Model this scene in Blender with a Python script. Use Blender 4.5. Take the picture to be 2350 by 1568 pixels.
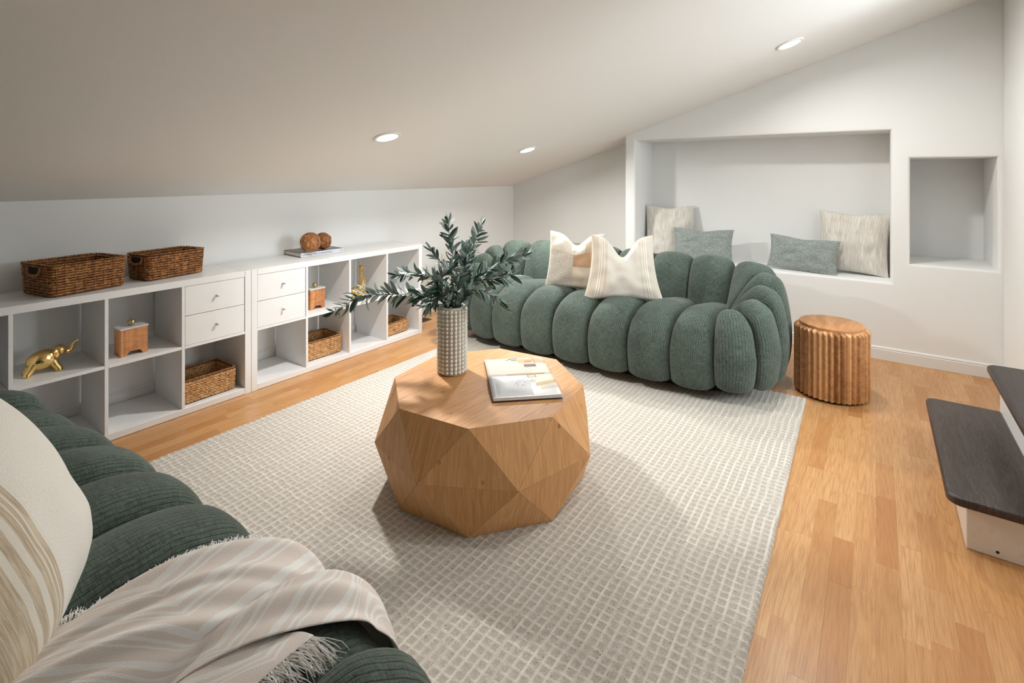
import bpy, bmesh, math, random
import numpy as np
from mathutils import Vector, Matrix, noise
from mathutils.bvhtree import BVHTree
for o in list(bpy.data.objects): bpy.data.objects.remove(o)
PI = math.pi
random.seed(7); RNG = np.random.RandomState(5)
SC = bpy.context.scene; COL = SC.collection

# ------------------------------------------------------------------ camera, light, exposure
cam = bpy.data.cameras.new('camera'); co = bpy.data.objects.new('camera', cam); COL.objects.link(co)
co.location = (3.19, -3.08, 1.37); co.rotation_euler = (PI/2, 0, .6265)
cam.sensor_width = 36; cam.lens = 36*1157/2350; cam.shift_y = -383/2350; cam.clip_start = .05
SC.camera = co
SC.view_settings.view_transform = 'Standard'; SC.view_settings.look = 'None'
SC.view_settings.gamma = 1; SC.view_settings.use_curve_mapping = False
SC.view_settings.exposure = 0.03
W = bpy.data.worlds.new('world'); SC.world = W; W.use_nodes = True
W.node_tree.nodes['Background'].inputs[0].default_value = (.9, .95, 1, 1)
W.node_tree.nodes['Background'].inputs[1].default_value = .6
SLOPE = .317; CZ0 = 1.365
def ceil_z(x): return CZ0 + SLOPE*x
CN = Vector((SLOPE, 0, -1)).normalized()          # ceiling normal pointing into the room
LAMPS = [(.752, -1.02, 'left of the three, nearest the shelves'), (.71, .575, 'middle'), (2.727, .662, 'right'), (2.73, -.95, ''), (2.73, -2.55, '')]
LAMP_W = [23, 23, 11, 8, 15]
LAMP_COL = (1, .985, .955)
for (x, y, _), w in zip(LAMPS, LAMP_W):
    l = bpy.data.lights.new('recessed_lamp_light', 'AREA'); l.shape = 'DISK'; l.size = .10; l.energy = w; l.color = LAMP_COL
    l.spread = math.radians(165)
    lo = bpy.data.objects.new('recessed_lamp_light', l); COL.objects.link(lo)
    lo.location = Vector((x, y, ceil_z(x))) + CN*.016
    lo.rotation_euler = Vector((0, 0, -1)).rotation_difference(CN).to_euler()

# daylight area light behind an unseen glazed door added at the stair top
dl = bpy.data.lights.new('added_door_daylight', 'AREA'); dl.shape = 'RECTANGLE'; dl.size = 1.0; dl.size_y = 1.9; dl.energy = 125; dl.color = (.86, .95, 1)
do = bpy.data.objects.new('added_door_daylight', dl); COL.objects.link(do); do.location = (3.874+1.62, -.14, 1.72); do.rotation_euler = (0, PI/2, 0)

# ------------------------------------------------------------------ helpers
def lin(c):
    return tuple((v/12.92 if v <= .04045 else ((v+.055)/1.055)**2.4) for v in [q/255 for q in c])
def mesh(name, verts, faces, mat=None, parent=None, smooth=False, uv=None, mats=None, midx=None):
    me = bpy.data.meshes.new(name); me.from_pydata([tuple(map(float, v)) for v in verts], [], [tuple(map(int, f)) for f in faces])
    if uv is not None:
        l = me.uv_layers.new(name='UVMap'); vi = np.empty(len(me.loops), dtype=np.int32); me.loops.foreach_get('vertex_index', vi)
        l.data.foreach_set('uv', np.asarray(uv, dtype=np.float32)[vi].ravel())
    if smooth: me.polygons.foreach_set('use_smooth', [True]*len(me.polygons))
    for m in (mats or ([mat] if mat else [])): me.materials.append(m)
    if midx is not None: me.polygons.foreach_set('material_index', midx)
    o = bpy.data.objects.new(name, me); COL.objects.link(o)
    if parent: o.parent = parent
    return o
def tag(o, label=None, cat=None, group=None, kind=None):
    if label: o['label'] = label
    if cat: o['category'] = cat
    if group: o['group'] = group
    if kind: o['kind'] = kind
    return o
def thing(name, label, cat, loc=(0, 0, 0), rz=0, group=None, rot=None):
    o = bpy.data.objects.new(name, None); COL.objects.link(o); o.empty_display_size = .05
    o.location = loc; o.rotation_euler = rot or (0, 0, rz)
    return tag(o, label, cat, group)
def dup(o, parent=None):
    c = o.copy(); COL.objects.link(c)
    if parent: c.parent = parent
    for ch in list(o.children): dup(ch, c)
    return c
def bm_obj(name, bm, mat, parent=None, smooth=False, bevel=0, seg=2):
    if bevel: bmesh.ops.bevel(bm, geom=bm.edges[:], offset=bevel, segments=seg, profile=.5, affect='EDGES', clamp_overlap=True)
    me = bpy.data.meshes.new(name); bm.to_mesh(me); bm.free()
    if smooth: me.polygons.foreach_set('use_smooth', [True]*len(me.polygons))
    if mat: me.materials.append(mat)
    o = bpy.data.objects.new(name, me); COL.objects.link(o)
    if parent: o.parent = parent
    return o
def bx(bm, a, b):
    v = [bm.verts.new((x, y, z)) for x in (a[0], b[0]) for y in (a[1], b[1]) for z in (a[2], b[2])]
    for f in ((0, 1, 3, 2), (4, 6, 7, 5), (0, 4, 5, 1), (2, 3, 7, 6), (0, 2, 6, 4), (1, 5, 7, 3)): bm.faces.new([v[i] for i in f])
def box(name, a, b, mat, parent=None, bevel=.0012, seg=1):
    bm = bmesh.new(); bx(bm, a, b); bmesh.ops.recalc_face_normals(bm, faces=bm.faces[:])
    return bm_obj(name, bm, mat, parent, bevel=bevel, seg=seg)
def grid(P, closed_u=False, closed_v=False):
    nu, nv = len(P), len(P[0]); V = [p for r in P for p in r]; Fc = []
    for i in range(nu - (0 if closed_u else 1)):
        for j in range(nv - (0 if closed_v else 1)):
            Fc.append((i*nv+j, ((i+1) % nu)*nv+j, ((i+1) % nu)*nv+(j+1) % nv, i*nv+(j+1) % nv))
    return V, Fc
def lathe(name, prof, mat, parent=None, n=48, smooth=True, loc=(0, 0, 0)):
    P = [[(loc[0]+r*math.cos(2*PI*k/n), loc[1]+r*math.sin(2*PI*k/n), loc[2]+z) for k in range(n)] for r, z in prof]
    V, Fc = grid(P, closed_v=True)
    Fc = [tuple(reversed(f)) for f in Fc]
    if prof[0][0] > 0: Fc.append(tuple(range(n)))
    if prof[-1][0] > 0: Fc.append(tuple(range((len(prof)-1)*n+n-1, (len(prof)-1)*n-1, -1)))
    return mesh(name, V, Fc, mat, parent, smooth)
def catmull(pts, n, closed=False):
    pts = [np.array(p, float) for p in pts]; m = len(pts); out = []
    segs = m if closed else m-1
    for i in range(segs):
        g = (lambda k: pts[k % m]) if closed else (lambda k: pts[min(max(k, 0), m-1)])
        p0, p1, p2, p3 = g(i-1), g(i), g(i+1), g(i+2)
        for k in range(n):
            t = k/n
            out.append(.5*((2*p1)+(-p0+p2)*t+(2*p0-5*p1+4*p2-p3)*t*t+(-p0+3*p1-3*p2+p3)*t**3))
    if not closed: out.append(pts[-1])
    return np.array(out)
def tube(path, rad, n=8, closed=False):
    """returns verts, faces of a tube along path (list of vectors), rad scalar or list"""
    path = [Vector(p) for p in path]; m = len(path); R = rad if hasattr(rad, '__len__') else [rad]*m
    V = []; prev = None
    for i in range(m):
        t = (path[(i+1) % m]-path[i-1]) if closed else (path[min(i+1, m-1)]-path[max(i-1, 0)])
        t.normalize()
        if prev is None:
            a = Vector((0, 0, 1)) if abs(t.z) < .9 else Vector((1, 0, 0)); nrm = t.cross(a).normalized()
        else: nrm = (prev-t*prev.dot(t)).normalized()
        prev = nrm; b = t.cross(nrm)
        for k in range(n):
            a = 2*PI*k/n; V.append(path[i]+(nrm*math.cos(a)+b*math.sin(a))*R[i])
    Fc = []
    for i in range(m if closed else m-1):
        for k in range(n): Fc.append((i*n+k, i*n+(k+1) % n, ((i+1) % m)*n+(k+1) % n, ((i+1) % m)*n+k))
    if not closed: Fc.append(tuple(reversed(range(n)))); Fc.append(tuple(range((m-1)*n, m*n)))
    return V, Fc
def merge(parts):
    V = []; Fc = []
    for v, f in parts:
        o = len(V); V += list(v); Fc += [tuple(i+o for i in q) for q in f]
    return V, Fc
def ico(r=1, sub=2):
    bm = bmesh.new(); bmesh.ops.create_icosphere(bm, subdivisions=sub, radius=r)
    v = [x.co.copy() for x in bm.verts]; f = [tuple(q.index for q in p.verts) for p in bm.faces]; bm.free(); return v, f
def remesh_obj(name, parts, mat, parent=None, voxel=.002, smooth_it=6, label=None):
    V, Fc = merge(parts); o = mesh(name, V, Fc, mat, None, True)
    m = o.modifiers.new('r', 'REMESH'); m.mode = 'VOXEL'; m.voxel_size = voxel
    s = o.modifiers.new('s', 'SMOOTH'); s.iterations = smooth_it; s.factor = .6
    dg = bpy.context.evaluated_depsgraph_get(); ev = o.evaluated_get(dg); me = bpy.data.meshes.new_from_object(ev)
    o.modifiers.clear(); o.data = me; me.polygons.foreach_set('use_smooth', [True]*len(me.polygons))
    me.materials.clear(); me.materials.append(mat)
    if parent: o.parent = parent
    return o

# ------------------------------------------------------------------ materials
class NT:
    def __init__(s, name, rough=.5, base=(.8, .8, .8), **kw):
        s.m = bpy.data.materials.new(name); s.m.use_nodes = True; s.t = s.m.node_tree; s.p = s.t.nodes['Principled BSDF']
        s.p.inputs['Base Color'].default_value = (*base, 1); s.p.inputs['Roughness'].default_value = rough
        for k, v in kw.items(): s.p.inputs[k.replace('_', ' ')].default_value = v
    def n(s, typ, **kw):
        nd = s.t.nodes.new(typ)
        for k, v in kw.items():
            if k.startswith('i_'):
                k = k[2:]; k = int(k) if k.isdigit() else k.replace('_', ' ')
                s.set(nd.inputs[k], v)
            else: setattr(nd, k, v)
        return nd
    def set(s, sock, v):
        if isinstance(v, bpy.types.NodeSocket): s.t.links.new(v, sock)
        elif isinstance(v, bpy.types.Node): s.t.links.new(v.outputs[0], sock)
        else: sock.default_value = v
    def math(s, op, a, b=0.0, c=None):
        nd = s.t.nodes.new('ShaderNodeMath'); nd.operation = op; s.set(nd.inputs[0], a); s.set(nd.inputs[1], b)
        if c is not None: s.set(nd.inputs[2], c)
        return nd.outputs[0]
    def vec(s, x, y, z=0.0):
        nd = s.t.nodes.new('ShaderNodeCombineXYZ'); s.set(nd.inputs[0], x); s.set(nd.inputs[1], y); s.set(nd.inputs[2], z); return nd.outputs[0]
    def sep(s, v):
        nd = s.t.nodes.new('ShaderNodeSeparateXYZ'); s.set(nd.inputs[0], v); return nd.outputs
    def mix(s, f, a, b):
        nd = s.t.nodes.new('ShaderNodeMix'); nd.data_type = 'RGBA'; s.set(nd.inputs[0], f)
        for k, v in ((6, a), (7, b)):
            s.set(nd.inputs[k], (*v, 1) if isinstance(v, tuple) and len(v) == 3 else v)
        return nd.outputs[2]
    def noise(s, v, scale, detail=3, rough=.5, dist=0):
        nd = s.t.nodes.new('ShaderNodeTexNoise'); s.set(nd.inputs['Vector'], v); nd.inputs['Scale'].default_value = scale
        nd.inputs['Detail'].default_value = detail; nd.inputs['Roughness'].default_value = rough; nd.inputs['Distortion'].default_value = dist
        return nd.outputs[0]
    def ramp(s, f, stops, const=False):
        nd = s.t.nodes.new('ShaderNodeValToRGB'); s.set(nd.inputs[0], f); cr = nd.color_ramp
        if const: cr.interpolation = 'CONSTANT'
        while len(cr.elements) > 1: cr.elements.remove(cr.elements[0])
        for i, (p, c) in enumerate(stops):
            e = cr.elements[0] if i == 0 else cr.elements.new(p); e.position = p; e.color = (*c, 1) if len(c) == 3 else c
        return nd.outputs[0]
    def bump(s, h, dist=.002, strength=1.0, normal=None):
        nd = s.t.nodes.new('ShaderNodeBump'); s.set(nd.inputs['Height'], h); nd.inputs['Distance'].default_value = dist; nd.inputs['Strength'].default_value = strength
        if normal: s.set(nd.inputs['Normal'], normal)
        s.t.links.new(nd.outputs[0], s.p.inputs['Normal']); return nd.outputs[0]
    def col(s, c): s.set(s.p.inputs['Base Color'], c)
    def coord(s, k='Object'):
        return s.n('ShaderNodeTexCoord').outputs[k]
    def pos(s): return s.n('ShaderNodeNewGeometry').outputs['Position']
    def rnd(s): return s.n('ShaderNodeObjectInfo').outputs['Random']

def wall_mat(name, c, bump=.0006):
    m = NT(name, .75, c); m.bump(m.noise(m.pos(), 90, 3), bump, .5); return m.m
M_wall = wall_mat('wall_paint', (.86, .865, .85))
M_ceil = wall_mat('ceiling_paint', (.88, .865, .835))
M_white = NT('white_laminate', .33, (.84, .84, .835)).m
M_trim = NT('trim_paint', .35, (.82, .81, .79)).m
M_gold = NT('polished_gold', .16, (.86, .60, .24), Metallic=1.0).m
M_brass = NT('aged_brass', .28, (.55, .42, .22), Metallic=1.0).m
M_chrome = NT('brushed_steel', .3, (.6, .6, .6), Metallic=1.0).m
M_black = NT('black_cloth', .9, (.012, .012, .012)).m
def oak():
    m = NT('oak_strip', .32); p = m.pos(); r = m.rnd(); s = m.sep(p)
    off = m.math('MULTIPLY', r, 37.0)
    at = m.n('ShaderNodeAttribute', attribute_name='strip_tone').outputs['Fac']
    rr = m.math('FRACT', m.math('ADD', m.math('MULTIPLY', r, 7.3), at))
    v = m.vec(m.math('ADD', m.math('MULTIPLY', s[0], 16.0), m.math('MULTIPLY', off, 3.0)), m.math('ADD', m.math('MULTIPLY', s[1], 1.1), off), m.math('MULTIPLY', at, 20.0))
    g1 = m.noise(v, 1.0, 1.5, .45, .5)
    rings = m.math('FRACT', m.math('MULTIPLY', g1, 9.0))
    rings = m.math('ABSOLUTE', m.math('SUBTRACT', rings, .5))
    v2 = m.vec(m.math('MULTIPLY', s[0], 260.0), m.math('ADD', m.math('MULTIPLY', s[1], 9.0), off), 0.0)
    fine = m.noise(v2, 1.0, 2, .6)
    tone = m.ramp(rr, [(0, lin((194, 144, 92))), (.3, lin((203, 154, 102))), (.62, lin((211, 165, 114))), (.85, lin((199, 149, 97))), (1, lin((186, 132, 82)))])
    c = m.mix(m.math('MULTIPLY', m.ramp(rings, [(.0, (1, 1, 1)), (.12, (.35, .35, .35)), (.28, (0, 0, 0))]), .32), tone, lin((160, 104, 58)))
    c = m.mix(m.math('MULTIPLY', m.ramp(fine, [(.42, (0, 0, 0)), (.72, (1, 1, 1))]), .6), c, lin((170, 108, 60)))
    m.col(c); m.bump(fine, .0004, .25); return m.m
M_oak = oak()
def woodm(name, cols, sc=(60, 4), rough=.5, knots=True, use='UV', rings=5.0, contrast=.6, bump=.0008):
    m = NT(name, rough); r = m.rnd(); s = m.sep(m.coord(use))
    off = m.math('MULTIPLY', r, 23.0)
    x = m.math('ADD', s[0], off)
    v = m.vec(m.math('MULTIPLY', x, sc[0]), m.math('MULTIPLY', s[1], sc[1]), m.math('MULTIPLY', s[2], sc[0]))
    g = m.noise(v, 1.0, 5, .62, .6)
    g2 = m.noise(m.vec(m.math('MULTIPLY', x, sc[0]*.18), m.math('MULTIPLY', s[1], sc[1]*.6), 0.0), 1.0, 2, .5, .8)
    ring = m.math('ABSOLUTE', m.math('SUBTRACT', m.math('FRACT', m.math('MULTIPLY', g2, rings)), .5))
    f = m.math('ADD', m.math('MULTIPLY', g, .75 if contrast < .5 else .7), m.math('MULTIPLY', ring, contrast*.8))
    if contrast < .5: f = m.math('ADD', f, .06)
    f = m.math('ADD', f, m.math('MULTIPLY', m.math('SUBTRACT', m.math('FRACT', m.math('MULTIPLY', r, 5.7)), .5), .22))
    c = m.ramp(f, [(.25, cols[0]), (.5, cols[1]), (.75, cols[2])])
    if knots:
        vo = m.n('ShaderNodeTexVoronoi', feature='F1'); m.set(vo.inputs['Vector'], m.vec(m.math('MULTIPLY', x, 11.0), m.math('MULTIPLY', s[1], 8.0), off)); vo.inputs['Scale'].default_value = 1.0
        k = m.ramp(m.math('ADD', vo.outputs['Distance'], m.math('MULTIPLY', m.math('SUBTRACT', g, .5), .1)), [(.05, (1, 1, 1)), (.12, (0, 0, 0))])
        c = m.mix(m.math('MULTIPLY', k, .7), c, cols[3])
    m.col(c); m.bump(g, bump, .5); return m.m
M_pine = woodm('reclaimed_pine', [lin((184, 130, 78)), lin((206, 152, 98)), lin((222, 172, 118)), lin((110, 64, 34))], (150, 5), .55, contrast=.4)
M_pinetop = woodm('reclaimed_pine_top', [lin((180, 124, 74)), lin((198, 144, 91)), lin((213, 161, 108)), lin((136, 88, 50))], (110, 4), .5, contrast=.4)
M_mango = woodm('mango_wood', [lin((128, 84, 50)), lin((176, 124, 78)), lin((210, 160, 110)), lin((76, 44, 24))], (40, 3), .5, use='Object', contrast=1)
M_mangotop = woodm('mango_wood_top', [lin((166, 112, 66)), lin((190, 136, 88)), lin((206, 156, 108)), lin((130, 80, 44))], (30, 3), .45, False, 'Object')
M_acacia = woodm('acacia_box', [lin((166, 102, 58)), lin((206, 142, 90)), lin((222, 164, 112)), lin((110, 60, 30))], (40, 14), .5, False, 'Object')
M_ball = woodm('carved_wood', [lin((84, 46, 22)), lin((146, 92, 46)), lin((196, 138, 80)), lin((40, 20, 10))], (60, 40), .5, False, 'Object')
M_dark = woodm('dark_stained_oak', [lin((30, 22, 19)), lin((52, 41, 36)), lin((76, 62, 54)), lin((30, 22, 20))], (150, 5), .42, False, 'Object', 9)
M_marble = NT('white_marble', .25, (.66, .66, .67)).m
def riser_m():
    m = NT('painted_riser', .4, (.8, .74, .66)); f = m.noise(m.pos(), 9, 5, .7)
    m.col(m.mix(m.ramp(f, [(.55, (0, 0, 0)), (.75, (1, 1, 1))]), (.80, .75, .68), (.66, .56, .46))); return m.m
M_riser = riser_m()
def fabric(name, dark, light, rib=.011, ribamt=.5, rough=.95, cross=900, bumpd=.0022, sheen=.15):
    m = NT(name, rough); uv = m.sep(m.coord('UV')); 
    m.p.inputs['Sheen Weight'].default_value = sheen; m.p.inputs['Sheen Roughness'].default_value = .4
    wob = m.noise(m.vec(m.math('MULTIPLY', uv[0], 14.0), m.math('MULTIPLY', uv[1], 14.0)), 1, 2)
    u = m.math('ADD', uv[0], m.math('MULTIPLY', wob, .012))
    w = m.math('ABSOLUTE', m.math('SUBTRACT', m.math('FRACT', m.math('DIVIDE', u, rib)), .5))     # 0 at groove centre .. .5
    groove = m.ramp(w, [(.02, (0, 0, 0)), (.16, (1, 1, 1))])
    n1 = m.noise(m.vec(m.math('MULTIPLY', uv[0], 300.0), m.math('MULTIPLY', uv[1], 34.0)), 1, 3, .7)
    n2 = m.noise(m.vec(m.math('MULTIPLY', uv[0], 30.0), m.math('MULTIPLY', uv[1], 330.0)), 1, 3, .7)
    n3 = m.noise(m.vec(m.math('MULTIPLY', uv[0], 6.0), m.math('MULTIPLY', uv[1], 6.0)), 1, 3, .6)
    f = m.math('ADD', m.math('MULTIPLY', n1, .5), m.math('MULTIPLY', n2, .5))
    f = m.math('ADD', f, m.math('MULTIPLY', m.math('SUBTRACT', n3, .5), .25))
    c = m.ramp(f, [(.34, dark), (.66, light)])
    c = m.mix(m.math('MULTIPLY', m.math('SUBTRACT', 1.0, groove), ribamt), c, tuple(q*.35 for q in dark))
    m.col(c)
    h = m.math('ADD', m.math('MULTIPLY', groove, .7), m.math('MULTIPLY', f, .6))
    m.bump(h, bumpd, .8); return m.m
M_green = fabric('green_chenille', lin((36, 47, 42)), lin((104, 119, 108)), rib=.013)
def rug_m():
    m = NT('looped_wool_rug', .95, (.6, .58, .54)); uv = m.sep(m.coord('UV')); g = m.n('ShaderNodeAttribute', attribute_name='ridge').outputs['Fac']
    p = m.coord('Object')
    n1 = m.noise(p, 420, 3, .75); n2 = m.noise(p, 90, 3, .7)
    pile = m.ramp(n1, [(.36, lin((146, 135, 122))), (.5, lin((195, 187, 176))), (.66, lin((220, 213, 204)))])
    pile = m.mix(m.ramp(n2, [(.52, (0, 0, 0)), (.68, (1, 1, 1))]), pile, lin((182, 170, 158)))
    cream = m.mix(n1, lin((222, 216, 206)), lin((245, 241, 233)))
    sp = m.noise(p, 160, 2, .6)
    c = m.mix(g, pile, cream); c = m.mix(m.ramp(sp, [(.66, (0, 0, 0)), (.72, (1, 1, 1))]), c, lin((120, 104, 90)))
    m.col(c); m.bump(n1, .003, .6); return m.m
M_rug = rug_m()
def cloth(name, a, b, sx=500, sy=60, bump=.0012, extra=None, sheen=.2, cross=True):
    m = NT(name, .95); uv = m.sep(m.coord('UV')); m.p.inputs['Sheen Weight'].default_value = sheen
    n1 = m.noise(m.vec(m.math('MULTIPLY', uv[0], float(sx)), m.math('MULTIPLY', uv[1], float(sy))), 1, 3, .65)
    n2 = m.noise(m.vec(m.math('MULTIPLY', uv[0], float(sy)), m.math('MULTIPLY', uv[1], float(sx))), 1, 3, .65)
    f = m.math('MULTIPLY', m.math('ADD', n1, n2), .5) if cross else n1
    c = m.ramp(f, [(.36, a), (.62, b)])
    if extra: c = extra(m, uv, c)
    m.col(c); m.bump(f, bump, .7); return m.m
def stripes(st, colr, soft=.5):
    """st: list of (u0,u1,weight)"""
    def ex(m, uv, c):
        for u0, u1, w in st:
            a = m.math('GREATER_THAN', uv[0], u0); b = m.math('LESS_THAN', uv[0], u1)
            c = m.mix(m.math('MULTIPLY', m.math('MULTIPLY', a, b), w), c, colr)
        return c
    return ex
CREAM = lin((212, 203, 188)); CREAM2 = lin((234, 228, 216))
M_cream = cloth('cream_linen', CREAM, CREAM2, extra=None)
M_linenstripe = cloth('linen_tan_stripes', lin((222, 214, 202)), lin((240, 235, 226)), extra=stripes(
    [(-.24, -.125, .55), (.135, .24, .4)], lin((204, 190, 170))))
def add_lines(st, colr):
    return stripes(st, colr)
def two(*exs):
    def ex(m, uv, c):
        for e in exs: c = e(m, uv, c)
        return c
    return ex
M_linenstripe = cloth('linen_tan_stripes', lin((210, 202, 190)), lin((230, 225, 216)), extra=two(
    stripes([(-.27, -.115, .6), (.125, .27, .5)], lin((208, 194, 174))),
    stripes([(-.188, -.182, .9), (-.172, -.166, .9), (-.15, -.146, .8), (.145, .149, .8), (.165, .17, .9), (.18, .186, .9), (-.12, -.117, .7)], lin((247, 243, 235)))))
M_boucle = cloth('cream_boucle', lin((176, 164, 146)), lin((240, 235, 226)), 150, 150, .010)
M_boucle_tan = cloth('tan_boucle', lin((164, 138, 108)), lin((222, 206, 182)), 150, 150, .009)
M_tan = cloth('tan_weave', lin((164, 126, 96)), lin((206, 172, 140)), 60, 500, .0015)
M_tanlight = cloth('pale_tan_linen', lin((212, 196, 176)), lin((230, 218, 202)))
def nubby_extra(m, uv, c):
    n = m.noise(m.vec(m.math('MULTIPLY', uv[0], 30.0), m.math('MULTIPLY', uv[1], 1.2)), 1, 3, .65); n2 = m.noise(m.vec(m.math('MULTIPLY', uv[0], 170.0), m.math('MULTIPLY', uv[1], 9.0)), 1, 2, .6)
    c = m.mix(m.math('MULTIPLY', m.ramp(n, [(.42, (0, 0, 0)), (.62, (1, 1, 1))]), .28), c, lin((192, 184, 174)))
    return m.mix(m.math('MULTIPLY', m.ramp(n2, [(.5, (0, 0, 0)), (.66, (1, 1, 1))]), .45), c, lin((176, 166, 152)))
M_nubby = cloth('nubby_stripe_weave', lin((204, 197, 186)), lin((242, 238, 230)), 260, 8, .003, nubby_extra, cross=False)
def crinkle():
    m = NT('crinkled_sage_cotton', .95); uv = m.sep(m.coord('UV'))
    v = m.vec(m.math('MULTIPLY', uv[0], 55.0), m.math('MULTIPLY', uv[1], 130.0))
    n1 = m.noise(v, 1, 2, .5, .4)
    r = m.math('ABSOLUTE', m.math('SUBTRACT', n1, .5)); r = m.ramp(r, [(0, (0, 0, 0)), (.1, (1, 1, 1))])
    m.col(m.mix(r, lin((138, 148, 143)), lin((176, 185, 180)))); m.bump(r, .005, .7); return m.m
M_crinkle = crinkle()
def heather_extra(m, uv, c):
    uv = [m.math('MULTIPLY', uv[0], -1.0), uv[1]]
    n = m.noise(m.vec(m.math('MULTIPLY', uv[0], 260.0), m.math('MULTIPLY', uv[1], 14.0)), 1, 3, .6)
    band = m.math('ADD', m.math('GREATER_THAN', uv[0], .075), m.math('LESS_THAN', uv[0], -.235)); band = m.math('MINIMUM', band, 1.0)
    c2 = m.mix(m.ramp(n, [(.4, (0, 0, 0)), (.6, (1, 1, 1))]), lin((190, 172, 146)), lin((220, 206, 182)))
    c = m.mix(band, c, c2)
    for u0, u1 in ((.088, .092), (.10, .103), (.118, .132), (.15, .162), (.068, .071), (-.25, -.246)):
        a = m.math('MULTIPLY', m.math('GREATER_THAN', uv[0], u0), m.math('LESS_THAN', uv[0], u1)); c = m.mix(m.math('MULTIPLY', a, .9), c, lin((238, 232, 220)))
    return c
M_bigpillow = cloth('cream_wool_tan_bands', lin((230, 224, 212)), lin((250, 247, 240)), 420, 220, .0012, heather_extra)
def basket_m(name, a, b, c_):
    m = NT(name, .6); p = m.coord('Object'); n1 = m.noise(p, 55, 3, .7); n2 = m.noise(p, 400, 2, .6)
    m.col(m.ramp(m.math('ADD', m.math('MULTIPLY', n1, .75), m.math('MULTIPLY', n2, .3)), [(.34, a), (.52, b), (.72, c_)])); m.bump(n2, .001, .5); return m.m
M_bdark = basket_m('dark_rattan', lin((66, 36, 16)), lin((156, 100, 52)), lin((210, 156, 96)))
M_blight = basket_m('water_hyacinth', lin((130, 84, 44)), lin((192, 144, 92)), lin((224, 186, 138)))
M_bin = NT('basket_lining', .8, lin((70, 42, 20))).m
M_binl = NT('pale_basket_lining', .8, lin((120, 80, 46))).m
def ceramic():
    m = NT('speckled_ceramic', .5); n = m.noise(m.coord('Object'), 30, 3); m.col(m.mix(n, lin((200, 192, 176)), lin((222, 216, 202)))); return m.m
M_cer = ceramic()
M_bead = NT('glazed_bead', .42, lin((230, 225, 213))).m
def leaf_m():
    m = NT('olive_leaf', .42); g = m.n('ShaderNodeNewGeometry'); r = m.rnd(); uv = m.sep(m.coord('UV'))
    top = m.ramp(r, [(0, lin((22, 52, 40))), (.35, lin((44, 82, 66))), (.65, lin((92, 122, 108))), (1, lin((136, 158, 148)))])
    under = m.ramp(r, [(0, lin((138, 158, 152))), (1, lin((176, 188, 186)))])
    c = m.mix(g.outputs['Backfacing'], top, under)
    vein = m.ramp(m.math('ABSOLUTE', m.math('SUBTRACT', uv[0], .5)), [(.02, (1, 1, 1)), (.05, (0, 0, 0))])
    m.col(m.mix(m.math('MULTIPLY', vein, .3), c, lin((140, 160, 150)))); m.p.inputs['Roughness'].default_value = .5; return m.m
M_leaf = leaf_m(); M_stem = NT('stem', .6, lin((70, 72, 56))).m
M_emit = bpy.data.materials.new('lamp_diffuser'); M_emit.use_nodes = True
_t = M_emit.node_tree; _e = _t.nodes.new('ShaderNodeEmission'); _e.inputs[0].default_value = (*LAMP_COL, 1); _e.inputs[1].default_value = 22
_t.links.new(_e.outputs[0], _t.nodes['Material Output'].inputs[0])

# ------------------------------------------------------------------ room shell
XL, YN, YR, XR, YB = -.42, 1.562, 1.935, 3.874, -4.6
def structure(o): o['kind'] = 'structure'; return o
structure(box('wall_left', (XL-.1, YB-.1, 0), (XL, YR+.1, 1.6), M_wall, bevel=0))
structure(box('wall_far_recess', (XL, YR, 0), (1.22, YR+.1, 2.2), M_wall, bevel=0))
structure(box('wall_back', (XL, YB-.1, 0), (XR+1.4, YB, 3.1), M_wall, bevel=0))
def niche_wall():
    bm = bmesh.new(); xs = [1.193, 1.30, 3.272, 3.385, 3.846, XR]; 
    cols = [(1.193, 1.30, []), (1.30, 3.272, [(.572, 1.70)]), (3.272, 3.385, []), (3.385, 3.846, [(.722, 1.49)]), (3.846, XR+.15, [])]
    zs = [0, .572, .722, 1.49, 1.70, 2.95]
    X = [1.193, 1.30, 3.272, 3.385, 3.846, XR+.15]
    V = {(i, j): bm.verts.new((X[i], YN, zs[j])) for i in range(6) for j in range(6)}
    def hole(i, j): return (i == 1 and 1 <= j <= 3) or (i == 3 and j == 2)
    for i in range(5):
        for j in range(5):
            if not hole(i, j): bm.faces.new([V[i, j], V[i+1, j], V[i+1, j+1], V[i, j+1]])
    soft = []
    def wallhole(ring, depth):
        back = [bm.verts.new((v.co.x, YN+depth, v.co.z)) for v in ring]; n = len(ring)
        for k in range(n):
            f = bm.faces.new([ring[k], ring[(k+1) % n], back[(k+1) % n], back[k]])
            soft.append(bm.edges.get([ring[k], ring[(k+1) % n]]))
        bm.faces.new(back)
    wallhole([V[1, 1], V[2, 1], V[2, 2], V[2, 3], V[2, 4], V[1, 4], V[1, 3], V[1, 2]], .44)
    wallhole([V[3, 2], V[4, 2], V[4, 3], V[3, 3]], .56)
    # return of the bump-out on its left
    rb = [bm.verts.new((1.193, YR+.02, z)) for z in zs]
    for j in range(5):
        bm.faces.new([V[0, j], V[0, j+1], rb[j+1], rb[j]]); soft.append(bm.edges.get([V[0, j], V[0, j+1]]))
    bmesh.ops.recalc_face_normals(bm, faces=bm.faces[:])
    bmesh.ops.bevel(bm, geom=[e for e in soft if e], offset=.02, segments=5, profile=.5, affect='EDGES')
    o = bm_obj('wall_far_niche', bm, M_wall); o.data.polygons.foreach_set('use_smooth', [True]*len(o.data.polygons))
    o.data.set_sharp_from_angle(angle=math.radians(40)); return structure(o)
niche_wall()
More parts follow.
